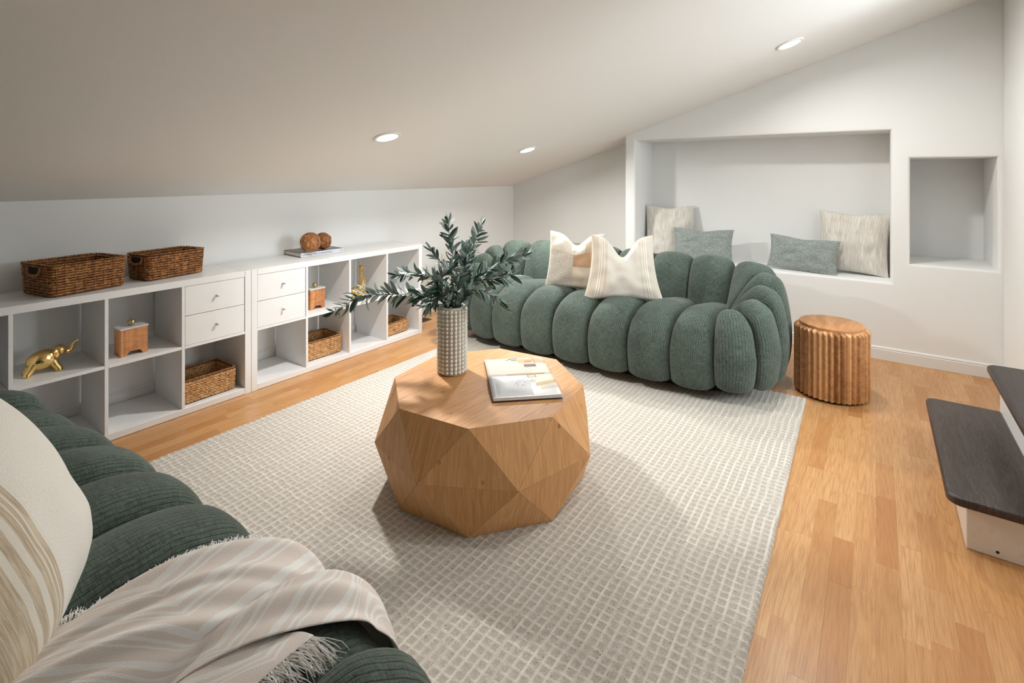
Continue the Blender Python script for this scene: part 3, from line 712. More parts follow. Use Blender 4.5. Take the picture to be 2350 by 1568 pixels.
# ------------------------------------------------------------------ faceted coffee table
TC = Vector((1.737, -1.268)); TH = .408; TR = .438; MR = .500; MZ = .200
def table():
    t = thing('coffee_table', 'faceted octagonal wooden drum coffee table standing on the rug', 'table', (TC.x, TC.y, RUGZ))
    a0 = math.radians(254.4)
    T = [Vector((TR*math.cos(a0+k*PI/4), TR*math.sin(a0+k*PI/4), TH)) for k in range(8)]
    B = [Vector((p.x, p.y, 0)) for p in T]
    Mv = [Vector((MR*math.cos(a0+PI/8+k*PI/4), MR*math.sin(a0+PI/8+k*PI/4), MZ)) for k in range(8)]
    tris = []
    for k in range(8):
        n = (k+1) % 8
        tris += [(T[k], Mv[k], T[n]), (T[n], Mv[k], Mv[n]), (B[k], B[n], Mv[k]), (B[n], Mv[n], Mv[k])]
    for (a, b, c) in tris:
        ce = (a+b+c)/3; nr = (b-a).cross(c-a).normalized()
        if nr.dot(Vector((ce.x, ce.y, (ce.z-.2)*.5))) < 0: nr = -nr; a, b, c = a, c, b
        ins = [p+(ce-p)*(.0007/(ce-p).length) for p in (a, b, c)]
        inn = [p-nr*.012+(ce-p)*.06 for p in (a, b, c)]
        hz = Vector((0, 0, 1)).cross(nr).normalized(); up = nr.cross(hz)
        V = ins+inn; uv = [((p-ce).dot(hz)+.5, (p-ce).dot(up)+.5) for p in V]
        mesh('panel', V, [(0, 1, 2), (0, 3, 4, 1), (1, 4, 5, 2), (2, 5, 3, 0), (5, 4, 3)], M_pine, t, uv=uv)
    # top planks, running along y, clipped by the octagon
    ang = -.055; ax = Vector((math.cos(ang), math.sin(ang))); ay = Vector((-ax.y, ax.x))
    cuts = [-.5, -.34, -.16, -.005, .17, .345, .5]
    def clip(poly, lo, hi):
        for sgn, lim in ((1, lo), (-1, -hi)):
            out = []
            for i in range(len(poly)):
                p, q = poly[i], poly[(i+1) % len(poly)]; dp, dq = sgn*p.dot(ax)-lim, sgn*q.dot(ax)-lim
                if dp >= 0: out.append(p)
                if (dp > 0) != (dq > 0) and dp != dq: out.append(p+(q-p)*(dp/(dp-dq)))
            poly = out
        return poly
    octo = [Vector((p.x, p.y)) for p in T]
    for k in range(6):
        pl = clip(octo, cuts[k]+.0005, cuts[k+1]-.0005)
        if len(pl) < 3: continue
        n = len(pl); V = [(p.x, p.y, TH) for p in pl]+[(p.x, p.y, TH-.014) for p in pl]
        Fc = [tuple(range(n)), tuple(range(2*n-1, n-1, -1))]+[(i, i+n, (i+1) % n+n, (i+1) % n) for i in range(n)]
        uv = [(Vector((v[0], v[1])).dot(ax)+k*.37, Vector((v[0], v[1])).dot(ay)+k) for v in V]
        mesh('top_plank', V, Fc, M_pinetop, t, uv=uv)
    # dark inner carcass so the joints read as joints
    R = lambda L_, s, z=None: [(p.x*s, p.y*s, p.z if z is None else z) for p in L_]
    V = R(T, .965, TH-.015)+R(Mv, .965)+R(B, .965, .006)
    Fc = [tuple(range(8)), tuple(range(23, 15, -1))]
    for k in range(8):
        n = (k+1) % 8; Fc += [(k, 8+k, n), (n, 8+k, 8+n), (16+k, 16+n, 8+k), (16+n, 8+n, 8+k)]
    mesh('carcass', V, Fc, NT('carcass_wood', .8, (.30, .17, .08)).m, t)
table()
ZT = RUGZ+TH

# ------------------------------------------------------------------ fluted stool
t = thing('side_stool', 'round fluted mango wood stool between the sofa and the white wall', 'stool', (2.957, .664, 0)); N = 40; SH = .442
for k in range(N):
    a0, a1, am = 2*PI*k/N+.002, 2*PI*(k+1)/N-.002, 2*PI*(k+.5)/N
    pr = [(a0, .150), (a0, .192), (am-.6*(am-a0), .198), (am-.12*(am-a0), .2045), (am+.12*(am-a0), .2045), (am+.6*(am-a0), .198), (a1, .192), (a1, .150)]
    V = []
    for zl in (0, 1):
        for a, r in pr: V.append((r*math.cos(a), r*math.sin(a), .014 if zl == 0 else SH-.006-max(0, (r-.176))*1.05))
    n = len(pr); Fc = [tuple(range(n-1, -1, -1)), tuple(range(n, 2*n))]+[(i, (i+1) % n, (i+1) % n+n, i+n) for i in range(n)]
    # split the chamfered top: inner ledge edge at r=.176
    mesh('slat', V, Fc, M_mango, t)
lathe('stool_top', [(0, .40), (.172, .40), (.176, SH-.004), (.1745, SH-.0015), (.172, SH), (0, SH)], M_mangotop, t, 64)
lathe('core', [(0, .012), (.152, .012), (.152, .41), (0, .41)], NT('stool_core', .7, (.08, .04, .02)).m, t, 40)
lathe('base_ring', [(0, 0), (.175, 0), (.175, .013), (0, .013)], M_black, t, 48)

# ------------------------------------------------------------------ built-in stairs at right
t = thing('entry_stairs', 'painted wooden stairs with dark stained treads at the right wall', 'stairs', (0, 0, 0))
def tread(x0, x1, y0, y1, z, cr=.045):
    # rounded left corners
    pts = [(x1, y0)]
    pts += [(x0+cr-cr*math.sin(a), y0+cr-cr*math.cos(a)) for a in np.linspace(0, PI/2, 8)]
    pts += [(x0+cr-cr*math.cos(a), y1-cr+cr*math.sin(a)) for a in np.linspace(0, PI/2, 8)]
    pts += [(x1, y1)]
    bm = bmesh.new(); a = [bm.verts.new((p[0], p[1], z)) for p in pts]; b = [bm.verts.new((p[0], p[1], z-.034)) for p in pts]
    bm.faces.new(a); bm.faces.new(b[::-1]); n = len(pts)
    for k in range(n): bm.faces.new([a[k], b[k], b[(k+1) % n], a[(k+1) % n]])
    bmesh.ops.recalc_face_normals(bm, faces=bm.faces[:])
    ed = [e for e in bm.edges if abs(e.verts[0].co.z-e.verts[1].co.z) < 1e-6]
    bmesh.ops.bevel(bm, geom=ed, offset=.011, segments=4, profile=.5, affect='EDGES')
    o = bm_obj('tread', bm, M_dark, t); o.data.polygons.foreach_set('use_smooth', [True]*len(o.data.polygons)); o.data.set_sharp_from_angle(angle=math.radians(35)); return o
b1 = box('riser_box', (3.455, -.607, 0), (XR-.002, .30, .169), M_riser, t, bevel=.004, seg=2)
hl = lathe('screw_hole', [(0, 0), (.005, 0), (.005, .0012), (0, .0012)], M_black, b1, 16); hl.location = (3.539, -.6065, .022); hl.rotation_euler = (PI/2, 0, 0)
tread(3.396, 3.684, -.665, .345, .205)
box('riser_box', (3.684, -.600, .17), (XR-.002, .36, .374), NT('white_riser', .4, (.8, .79, .77)).m, t, bevel=.002)
tread(3.638, 3.94, -.655, .415, .41)
box('riser_box', (3.93, -.60, .0), (XR+.45, .36, .58), bpy.data.materials['white_riser'], t, bevel=.002)
tread(3.90, XR+.46, -.655, .415, .615)

# ------------------------------------------------------------------ bubble sofas
def lobe(name, frames, prof_fn, parent, dtop, dfront, nv_n=5, nu=15, uoff=0.0):
    """frames(u)->(origin2d, dir2d); prof_fn(u)->closed control points in (n,z)"""
    P = []; UV = []; cum = 0
    for i in range(nu):
        u = i/(nu-1); uu = .5-.5*math.cos(PI*u); uu = .35*u+.65*uu
        o, d = frames(uu); ctl = catmull(prof_fn(uu), nv_n, True)
        c = ctl.mean(0); b = (1-abs(2*uu-1)**2.6)**.5 if 0 < uu < 1 else 0
        row = []
        ln = 0; uvr = []
        for j, q in enumerate(ctl):
            tg = ctl[(j+1) % len(ctl)]-ctl[j-1]; nr = np.array([tg[1], -tg[0]]); nr /= max(np.linalg.norm(nr), 1e-6)
            if nr.dot(q-c) < 0: nr = -nr
            w = max(0, nr[1]); dep = dfront+(dtop-dfront)*w
            q2 = q-nr*dep*(1-b)
            row.append((o[0]+d[0]*q2[0], o[1]+d[1]*q2[0], max(q2[1], .03)))
            if j: ln += np.linalg.norm(ctl[j]-ctl[j-1])
            uvr.append(ln)
        P.append(row); UV.append(uvr)
    nv = len(P[0]); mid = len(P)//2
    # u in metres measured at the crown
    Pn = np.array(P); acc = np.zeros((nu, nv))
    for i in range(1, nu): acc[i] = acc[i-1]+np.linalg.norm(Pn[i]-Pn[i-1], axis=1)
    scale = acc[-1].max(); tot = acc[-1].mean(); accu = acc/np.maximum(acc[-1], 1e-4)*max(tot, .12)
    for r in range(nu): P[r].append(P[r][0])
    nv1 = nv+1; V, Fc = grid(P)
    uv = [(accu[i][min(j, nv-1)]+uoff, UV[i][j] if j < nv else UV[i][nv-1]+.03) for i in range(nu) for j in range(nv1)]
    c0 = len(V); V = list(V)
    for i, r in ((0, 0), (nu-1, nu-1)):
        V.append(tuple(np.mean(np.array(P[r]), axis=0))); uv.append(uv[r*nv1])
        k = len(V)-1
        for j in range(nv1-1):
            a, b = r*nv1+j, r*nv1+j+1; Fc.append((k, b, a) if i == 0 else (k, a, b))
    bm = bmesh.new(); vs = [bm.verts.new(v) for v in V]; uvl = bm.loops.layers.uv.new('UVMap')
    for f in Fc:
        fc = bm.faces.new([vs[i] for i in f])
        for lp, i in zip(fc.loops, f): lp[uvl].uv = uv[i]
        fc.smooth = True
    bmesh.ops.remove_doubles(bm, verts=bm.verts[:], dist=1e-5)
    bmesh.ops.recalc_face_normals(bm, faces=bm.faces[:])
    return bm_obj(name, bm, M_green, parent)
def make_sofa(label, loc, rz):
    t = thing('bubble_sofa', label, 'sofa', loc, rz, 'green channel tufted sofas')
    sx = [-.95, -.70, -.42, -.14, .14, .42, .69, .94]
    def fo(x): return .055*(abs(x)/.95)**2.2
    for k in range(7):
        a, b = sx[k], sx[k+1]
        def fr(u, a=a, b=b): return ((a+(b-a)*u, 0), (0, 1))
        def pf(u, a=a, b=b):
            f = fo(a+(b-a)*u)
            return [(-.48+f, .05), (-.535+f, .11), (-.555+f, .24), (-.54+f, .36), (-.47+f, .455), (-.33+f, .505), (-.15, .50), (.10, .46), (.24, .42), (.26, .25), (.2, .08), (-.2, .06)]
        lobe('seat_lobe', fr, pf, t, .10, .048, uoff=k*.7)
    # back lobes
    bxs = [-.88, -.587, -.293, 0, .293, .587, .88]
    for k in range(6):
        a, b = bxs[k], bxs[k+1]
        def fr(u, a=a, b=b): return ((a+(b-a)*u, 0), (0, 1))
        def pf(u): return [(.16, .20), (.155, .40), (.20, .58), (.27, .705), (.37, .752), (.475, .70), (.535, .52), (.545, .3), (.50, .11), (.40, .07), (.25, .07)]
        lobe('back_lobe', fr, pf, t, .065, .045, uoff=k*.9+.3)
    # wrap-around end lobes fan about an inner corner
    for s in (1, -1):
        ed = [-82, -51, -20, 10, 45, 88]; Hs = [.528, .580, .645, .70, .735]
        for k in range(5):
            A0, A1 = math.radians(ed[k]), math.radians(ed[k+1])
            def fr(u, A0=A0, A1=A1):
                a = A0+(A1-A0)*u; return ((s*.885, -.02), (s*math.cos(a), math.sin(a)))
            def pf(u, A0=A0, A1=A1, k=k):
                a = A0+(A1-A0)*u; ca, sa = abs(math.cos(a)), math.sin(a)
                ex, ey = .405, (.49 if sa < 0 else .565)
                R = 1/((ca/ex)**2.5+(abs(sa)/ey)**2.5)**(1/2.5); H = Hs[k]
                hin = .40+.0*(H-.5)
                return [(.01, .12), (.01, .30), (.03, hin), (.12*R/.45, (hin+H)/2+.01), (.50*R, H-.01), (.68*R, H), (.88*R, H-.06), (.985*R, H*.62), (R, .24), (.93*R, .10), (.75*R, .06), (.2, .06)]
            lobe('end_lobe', fr, pf, t, .085, .05, uoff=k*.8+s)
    # dark recessed plinth
    pts = [(1.08*(abs(math.cos(a))**.55)*(1 if math.cos(a) > 0 else -1), .02+.36*(abs(math.sin(a))**.6)*(1 if math.sin(a) > 0 else -1)) for a in np.linspace(0, 2*PI, 48, endpoint=False)]
    n = 48; V = [(x, y, .0) for x, y in pts]+[(x, y, .12) for x, y in pts]
    mesh('plinth', V, [tuple(range(n-1, -1, -1)), tuple(range(n, 2*n))]+[(i, (i+1) % n, (i+1) % n+n, i+n) for i in range(n)], M_black, t)
    return t
sofa1 = make_sofa('green channel tufted sofa with two cream pillows below the niche', (1.46, .50, 0), 0)
sofa1.location.z = .013
sofa2 = make_sofa('green channel tufted sofa with a throw blanket in the near foreground', (1.505, -2.930, .013), PI+.062)
bpy.context.view_layer.update()
def bvh_of(root):
    V, Fc = [], []
    for ch in root.children:
        mw = root.matrix_basis @ ch.matrix_basis; o = len(V)
        V += [mw @ v.co for v in ch.data.vertices]; Fc += [tuple(i+o for i in p.vertices) for p in ch.data.polygons]
    return BVHTree.FromPolygons(V, Fc)

# ------------------------------------------------------------------ pillows
def pillow(name, label, cat, loc, w, h, th, mats, rz=0, lean=-.2, roll=0, chop=0.0, c=.07, midx=None, n=36, group=None, p_=2.4, wr=.0022, seed=1, ear=.0, taper=0.0):
    """loc = centre of the bottom edge; faces -Y before rz"""
    rs = random.Random(seed); V = []; UV = []; off = Vector((rs.random()*9, rs.random()*9, 3))
    for side in (-1, 1):
        for i in range(n+1):
            for j in range(n+1):
                a, b = 2*i/n-1, 2*j/n-1; a = math.sin(a*PI/2)*.5+a*.5; b = math.sin(b*PI/2)*.5+b*.5
                x = a*w/2*(1-c*(1-b*b))*(1-taper*b); z = b*h/2*(1-c*(1-a*a))
                tk = th/2*(max(0, (1-abs(a)**p_)*(1-abs(b)**p_)))**.55
                if chop:
                    g = math.exp(-(a/.36)**2); bb = max(0, (b+.35)/1.35)
                    z -= chop*g*bb**1.8; x *= 1+.0*g; tk *= 1+.25*(1-g)*bb
                    tk *= 1-.35*g*bb**4
                edge = max(abs(a), abs(b)); wn = noise.noise(Vector((a*3.2, b*3.2, side*2))+off)
                y = side*(tk+(wr*wn*6*min(1, (1-edge)*5)))
                if edge > .999: y = .0015*side if edge < 1.1 else 0
                V.append((x, y, z+h/2)); UV.append((a*w/2, b*h/2))
    m = (n+1)**2; Fc = []; mi = []
    for s in (0, 1):
        for i in range(n):
            for j in range(n):
                k = s*m+i*(n+1)+j; q = (k, k+n+1, k+n+2, k+1); Fc.append(q if s == 0 else q[::-1])
                mi.append(midx(-1+2*(i+.5)/n, -1+2*(j+.5)/n) if midx and s == 0 else 0)
    ring = [i*(n+1) for i in range(n+1)]+[n*(n+1)+j for j in range(1, n+1)]+[i*(n+1)+n for i in range(n-1, -1, -1)]+[j for j in range(n-1, 0, -1)]
    for k in range(len(ring)):
        a, b = ring[k], ring[(k+1) % len(ring)]; Fc.append((b, a, a+m, b+m)); mi.append(0)
    bm = mesh(name, V, Fc, None, None, True, uv=UV, mats=mats, midx=mi)
    bm.location = loc; bm.rotation_euler = (Matrix.Rotation(rz, 4, 'Z') @ Matrix.Rotation(lean, 4, 'X') @ Matrix.Rotation(roll, 4, 'Y')).to_euler()
    sub = bm.modifiers.new('s', 'SUBSURF'); sub.levels = 1; sub.render_levels = 1
    tag(bm, label, cat, group); return bm
def patch(a, b):
    if b > .28:
        if a < -.05: return 0
        return 1 if a < .28 or b > .65 else 2
    if a < -.05: return 1
    if b > -.15: return 3 if a > .28 else 3
    return 4
pillow('throw_pillow', 'cream patchwork pillow with tufted squares leaning on far sofa', 'pillow', (1.295, .36, .475), .45, .45, .16, [M_cream, M_boucle, M_boucle_tan, M_tan, M_tanlight], .42, -.18, .04, .09, taper=.04, midx=patch, seed=3)
pillow('throw_pillow', 'cream linen pillow with thin tan stripes and a chopped top, on far sofa', 'pillow', (1.74, .26, .475), .50, .47, .16, [M_linenstripe], .50, -.18, .0, .14, seed=5, c=.10, taper=.13)
pillow('floor_pillow', 'square nubby beige pillow at left end of the wall niche', 'pillow', (1.545, 1.83, .575), .47, .50, .15, [M_nubby], .30, -.14, 0, .02, seed=8)
pillow('floor_pillow', 'square nubby beige pillow at right end of the wall niche', 'pillow', (3.02, 1.80, .575), .49, .50, .15, [M_nubby], -.10, -.16, .03, .012, seed=9)
pillow('lumbar_pillow', 'crinkled sage green lumbar pillow at left in the niche', 'pillow', (1.88, 1.72, .575), .54, .30, .13, [M_crinkle], .05, -.22, -.01, .02, seed=11)
pillow('lumbar_pillow', 'crinkled sage green lumbar pillow at right in the niche', 'pillow', (2.68, 1.67, .575), .52, .285, .12, [M_crinkle], -.10, -.24, .05, .012, seed=12)
pillow('throw_pillow', 'large cream wool pillow with tan bands on the near sofa', 'pillow', (1.82, -2.79, .47), .48, .48, .20, [M_bigpillow], PI-.48, -.47, .0, .0, seed=14, n=44, c=-.035, wr=.0008)

# ------------------------------------------------------------------ vase and olive branches
VX, VY = 1.53, -1.279
t = thing('beaded_vase', 'tall cream ceramic vase covered in round beads on the coffee table', 'vase', (VX, VY, ZT))
lathe('vase_body', [(0, 0), (.060, 0), (.0635, .004), (.0645, .012), (.0645, .306), (.0635, .316), (.060, .3205), (.0575, .316), (.057, .03), (0, .028)], M_cer, t, 64)
v, f = ico(1, 2); bme = bpy.data.meshes.new('bead'); bme.from_pydata([(p.x*.0094, p.y*.0094, p.z*.0094) for p in v], [], f); bme.polygons.foreach_set('use_smooth', [True]*len(f)); bme.materials.append(M_bead)
back = []; nb = 21; nr_ = 16
camd = math.atan2(-3.08-VY, 3.19-VX)
for j in range(nr_):
    z = .016+j*.0190
    for k in range(nb):
        a = 2*PI*k/nb; dd = abs((a-camd+PI) % (2*PI)-PI); p_ = Vector((.0655*math.cos(a), .0655*math.sin(a), z))
        if dd < PI*.58:
            o = bpy.data.objects.new('bead', bme); COL.objects.link(o); o.parent = t; o.location = p_
        else: back.append(([q*.0094+p_ for q in v], f))
o = mesh('bead_field', *merge(back), M_bead, t, True); o['kind'] = 'stuff'
RG = Vector((math.cos(.6265), math.sin(.6265), 0)); FW = Vector((-math.sin(.6265), math.cos(.6265), 0)); UPZ = Vector((0, 0, 1))
def leaf_mesh(i):
    rs = random.Random(i); V = []; UV = []; n = 6; bend = rs.uniform(-.25, .45); fold = rs.uniform(.1, .35); wd = rs.uniform(.12, .165)
    for k in range(n+1):
        s = k/n; w = wd*max(.02, (4*s*(1-s)))**.62; zz = -bend*s*s
        for q in (-1, 0, 1): V.append((q*w, s, zz+abs(q)*w*fold)); UV.append(((q+1)/2, s))
    Fc = [(k*3+q, k*3+q+1, k*3+q+4, k*3+q+3) for k in range(n) for q in (0, 1)]
    me = bpy.data.meshes.new('leaf'); me.from_pydata(V, [], Fc); l = me.uv_layers.new(name='UVMap')
    for lp in me.loops: l.data[lp.index].uv = UV[lp.vertex_index]
    me.polygons.foreach_set('use_smooth', [True]*len(Fc)); me.materials.append(M_leaf); return me
LEAVES = [leaf_mesh(i) for i in range(8)]
def branch(label, pts, nleaf, size=(.045, .065), seed=0, start=.25, forks=(), both=True, flip=0.0):
    """pts: (dx right, dz up, df depth) relative to the vase mouth, metres"""
    rs = random.Random(seed); mouth = Vector((VX, VY, ZT+.315)); t = thing('olive_branch', label, 'branch', tuple(mouth), group='olive branches in the vase')
    runs = [[(0, -.27, 0), (pts[0][0]*.3, -.10, pts[0][2]*.3)]+list(pts)]
    for fk in forks: runs.append(list(fk))
    tot = 0
    for ri, rn in enumerate(runs):
        P3 = [RG*a+UPZ*b+FW*c for a, b, c in rn]; pth = [Vector(q) for q in catmull(P3, 6)]
        rad = list(np.linspace(.0028, .0010, len(pth))); mesh('stem', *tube(pth, rad, 6), M_stem, t, True)
        m = nleaf if ri == 0 else int(nleaf*.35); st = start if ri == 0 else .08
        for k in range(m):
            s = st+(1-st)*(k+rs.random()*.5)/m; fi = min(s*(len(pth)-1), len(pth)-1.001); i = int(fi); p = pth[i].lerp(pth[i+1], fi-i); tg = (pth[i+1]-pth[i]).normalized()
            a = rs.uniform(0, 2*PI) if not both else (k % 2)*PI+rs.uniform(-.9, .9)+k*.8
            side = tg.cross(Vector((.3, .2, 1))).normalized(); up = side.cross(tg).normalized()
            out = side*math.cos(a)+up*math.sin(a); spread = rs.uniform(.5, 1.1) if k < m-2 else .25
            d = (tg*math.cos(spread)+out*math.sin(spread)).normalized(); d.z += rs.uniform(-.12, .18); d.normalize()
            nrm = Vector((rs.uniform(-.7, .7), rs.uniform(-.7, .7), rs.uniform(.2, 1.2) if rs.random() > .3+flip else rs.uniform(-1, 0))); xx = d.cross(nrm).normalized(); zz = xx.cross(d).normalized()
            L = rs.uniform(*size)*(1 if s < .9 else .8); o = bpy.data.objects.new('leaf', LEAVES[rs.randrange(8)]); COL.objects.link(o); o.parent = t
            mt = Matrix((xx, d, zz)).transposed().to_4x4(); mt.translation = p; o.matrix_basis = mt @ Matrix.Diagonal((L*1.0, L, L, 1))
    return t
branch('long olive branch stretching left toward the shelves', [(-.05, .03, .0), (-.16, .055, -.03), (-.28, .07, -.05), (-.42, .06, -.06), (-.55, -.01, -.07)], 110, (.058, .082), 1, .22)
branch('silvery olive branch rising left just above the longest one', [(-.03, .07, .03), (-.10, .12, .08), (-.20, .135, .12), (-.30, .12, .15)], 78, (.05, .072), 2, .25, flip=.4)
branch('tall olive branch with narrow tip, left of the two upright ones', [(-.005, .10, .0), (.0, .22, .02), (-.015, .33, .02), (-.02, .415, .01)], 56, (.048, .07), 3, .32, forks=[[(0, .15, 0), (-.06, .22, .0), (-.10, .27, -.01)]], flip=.2)
branch('upright olive branch with dark tip, right of the taller one', [(.03, .10, -.01), (.07, .21, -.02), (.11, .31, -.02), (.145, .40, -.02)], 48, (.048, .068), 4, .35)
branch('spreading olive branch reaching right over the sofa seat', [(.06, .08, .02), (.15, .15, .06), (.25, .20, .08), (.345, .225, .10)], 92, (.055, .08), 5, .22, forks=[[(.12, .12, .04), (.2, .12, .05), (.3, .14, .06)]])
branch('low drooping olive branch on the right of the vase', [(.06, .06, -.03), (.13, .09, -.05), (.20, .06, -.06), (.25, .02, -.07)], 34, (.055, .075), 6, .3)
branch('short bushy olive branch in front of the vase mouth', [(-.03, .06, -.04), (-.055, .10, -.06), (-.04, .16, -.07), (.02, .2, -.06)], 84, (.055, .08), 7, .12, forks=[[(-.03, .06, -.04), (-.08, .05, -.06), (-.11, .01, -.07)]])
branch('bushy dark olive branch rising in the middle behind the others', [(.02, .08, .03), (.045, .15, .05), (.06, .22, .05), (.08, .28, .05)], 90, (.055, .08), 8, .12)

# ------------------------------------------------------------------ open magazine
def magazine():
    a = Vector((1.583, -1.103)); b = Vector((1.785, -.885)); c = Vector((2.105, -1.222)); d = Vector((1.897, -1.412))
    ex = (c-b).normalized(); ang = math.atan2(ex.y, ex.x); cen = (a+b+c+d)/4
    t = thing('open_magazine', 'open interiors magazine lying on the coffee table', 'magazine', (cen.x, cen.y, ZT), ang)
    # local x: across the spread (towards the viewer), local y: along the spine
    HW, HL = .226, .148
    M_pg = NT('glossy_page', .3, lin((228, 226, 224))).m
    def prof(x, lift):  # page surface height
        s = abs(x)/HW; return lift*(.55+.75*math.sin(PI*min(1, s*1.15+.06))**.8*.35+.10*(1-s))
    def slab(name, sgn, lift, mats):
        n = 20; my = 16; V = []; UV = []
        for i in range(n+1):
            for j in range(my+1):
                x = sgn*HW*i/n; y = -HL+2*HL*j/my; V.append((x, y, prof(x, lift)*(.35 if i == 0 else 1) if i < 2 else prof(x, lift))); UV.append((i/n, j/my))
        m0 = len(V); Fc = [(i*(my+1)+j, (i+1)*(my+1)+j, (i+1)*(my+1)+j+1, i*(my+1)+j+1) for i in range(n) for j in range(my)]
        V += [(v_[0], v_[1], .0015) for v_ in V]; UV += UV
        Fc += [tuple(q+m0 for q in reversed(f)) for f in Fc]
        bd = [i*(my+1) for i in range(n+1)]+[n*(my+1)+j for j in range(1, my+1)]+[i*(my+1)+my for i in range(n-1, -1, -1)]+[j for j in range(my-1, 0, -1)]
        Fc += [(bd[k], bd[(k+1) % len(bd)], bd[(k+1) % len(bd)]+m0, bd[k]+m0) for k in range(len(bd))]
        bm = bmesh.new(); vs = [bm.verts.new(q) for q in V]; ul = bm.loops.layers.uv.new('UVMap')
        for f in Fc:
            fc = bm.faces.new([vs[i] for i in f]); fc.smooth = len(f) == 4
            for lp, i in zip(fc.loops, f): lp[ul].uv = UV[i]
        bmesh.ops.recalc_face_normals(bm, faces=bm.faces[:]); return bm_obj(name, bm, mats, t)
    def page_mat(name, base, rects, extra=None):
        m = NT(name, .62); m.p.inputs['Specular IOR Level'].default_value = .25; uv = m.sep(m.coord('UV')); c_ = m.mix(0.0, base, base)
        for (u0, u1, v0, v1, colr, sk) in rects:    # sk: skew of u limits along v
            uu = m.math('ADD', uv[0], m.math('MULTIPLY', uv[1], sk)) if sk else uv[0]
            k = m.math('MULTIPLY', m.math('MULTIPLY', m.math('GREATER_THAN', uu, u0), m.math('LESS_THAN', uu, u1)), m.math('MULTIPLY', m.math('GREATER_THAN', uv[1], v0), m.math('LESS_THAN', uv[1], v1)))
            c_ = m.mix(k, c_, colr)
        if extra: c_ = extra(m, uv, c_)
        m.col(c_); return m.m
    def tree(m, uv, c_):
        n = m.noise(m.vec(m.math('MULTIPLY', uv[0], 26.0), m.math('MULTIPLY', uv[1], 26.0)), 1, 5, .8)
        du = m.math('SUBTRACT', uv[0], .45); dv = m.math('SUBTRACT', uv[1], .50)
        r = m.math('SQRT', m.math('ADD', m.math('MULTIPLY', m.math('MULTIPLY', du, du), 1.6), m.math('MULTIPLY', dv, dv)))
        k = m.math('MULTIPLY', m.ramp(n, [(.5, (0, 0, 0)), (.58, (1, 1, 1))]), m.ramp(r, [(.12, (1, 1, 1)), (.24, (0, 0, 0))]))
        return m.mix(m.math('MULTIPLY', k, .8), c_, lin((70, 74, 72)))
    near = page_mat('page_print_near', lin((206, 206, 208)), [
        (.0, 1, .62, 1.0, lin((214, 206, 192)), 0), (.42, 1.1, .60, .74, lin((240, 240, 238)), 0), (.30, .44, .62, .70, lin((200, 196, 184)), 0),
        (.06, .20, .60, .74, lin((150, 136, 122)), 0), (.09, .17, .62, .72, lin((210, 204, 196)), 0), (.72, .86, .68, 1.0, lin((196, 172, 138)), .35), (.9, 1.3, .7, 1.0, lin((240, 240, 238)), .2),
        (.40, .86, .085, .092, lin((140, 140, 140)), 0), (.42, .86, .105, .11, lin((160, 160, 160)), 0), (.44, .84, .125, .13, lin((160, 160, 160)), 0), (.955, .975, .36, .40, lin((60, 60, 60)), 0), (.955, .975, .42, .46, lin((60, 60, 60)), 0)], tree)
    far = page_mat('page_print_far', lin((200, 194, 184)), [
        (.0, .55, .72, 1.0, lin((212, 206, 190)), 0), (.36, .58, .60, .84, lin((206, 200, 188)), 0), (.38, .56, .62, .82, lin((120, 110, 104)), 0),
        (.64, .93, .55, .95, lin((214, 168, 130)), 0), (.68, .82, .66, .78, lin((206, 128, 96)), 0), (.60, 1.0, .82, .835, lin((168, 128, 84)), 0), (.60, .72, .84, 1.0, lin((188, 166, 146)), 0),
        (.74, .76, .78, 1.0, lin((168, 128, 84)), 0), (.80, .93, .30, .56, lin((214, 220, 206)), 0), (.84, .92, .34, .42, lin((150, 168, 150)), 0), (.83, .89, .44, .55, lin((110, 124, 110)), 0), (.93, .97, .40, .56, lin((86, 84, 80)), 0), (.0, .06, .3, .9, lin((190, 170, 140)), 0)])
    slab('page_stack', 1, .026, near); slab('page_stack', -1, .022, far)
    for k, z in ((1, .0185), (1, .012), (-1, .011)):
        x0, x1 = (HW-.001, HW+.004+.003*(z < .015)) if k > 0 else (-HW-.003, -HW+.001)
        box('page_edge', (x0, -HL+.002, z-.006), (x1, HL-.002, z-.0005), M_pg, t, bevel=0)
    box('magazine_cover', (-HW-.004, -HL-.002, 0), (HW+.01, HL+.002, .0014), NT('cover_dark', .4, lin((92, 60, 50))).m, t, bevel=0)
magazine()

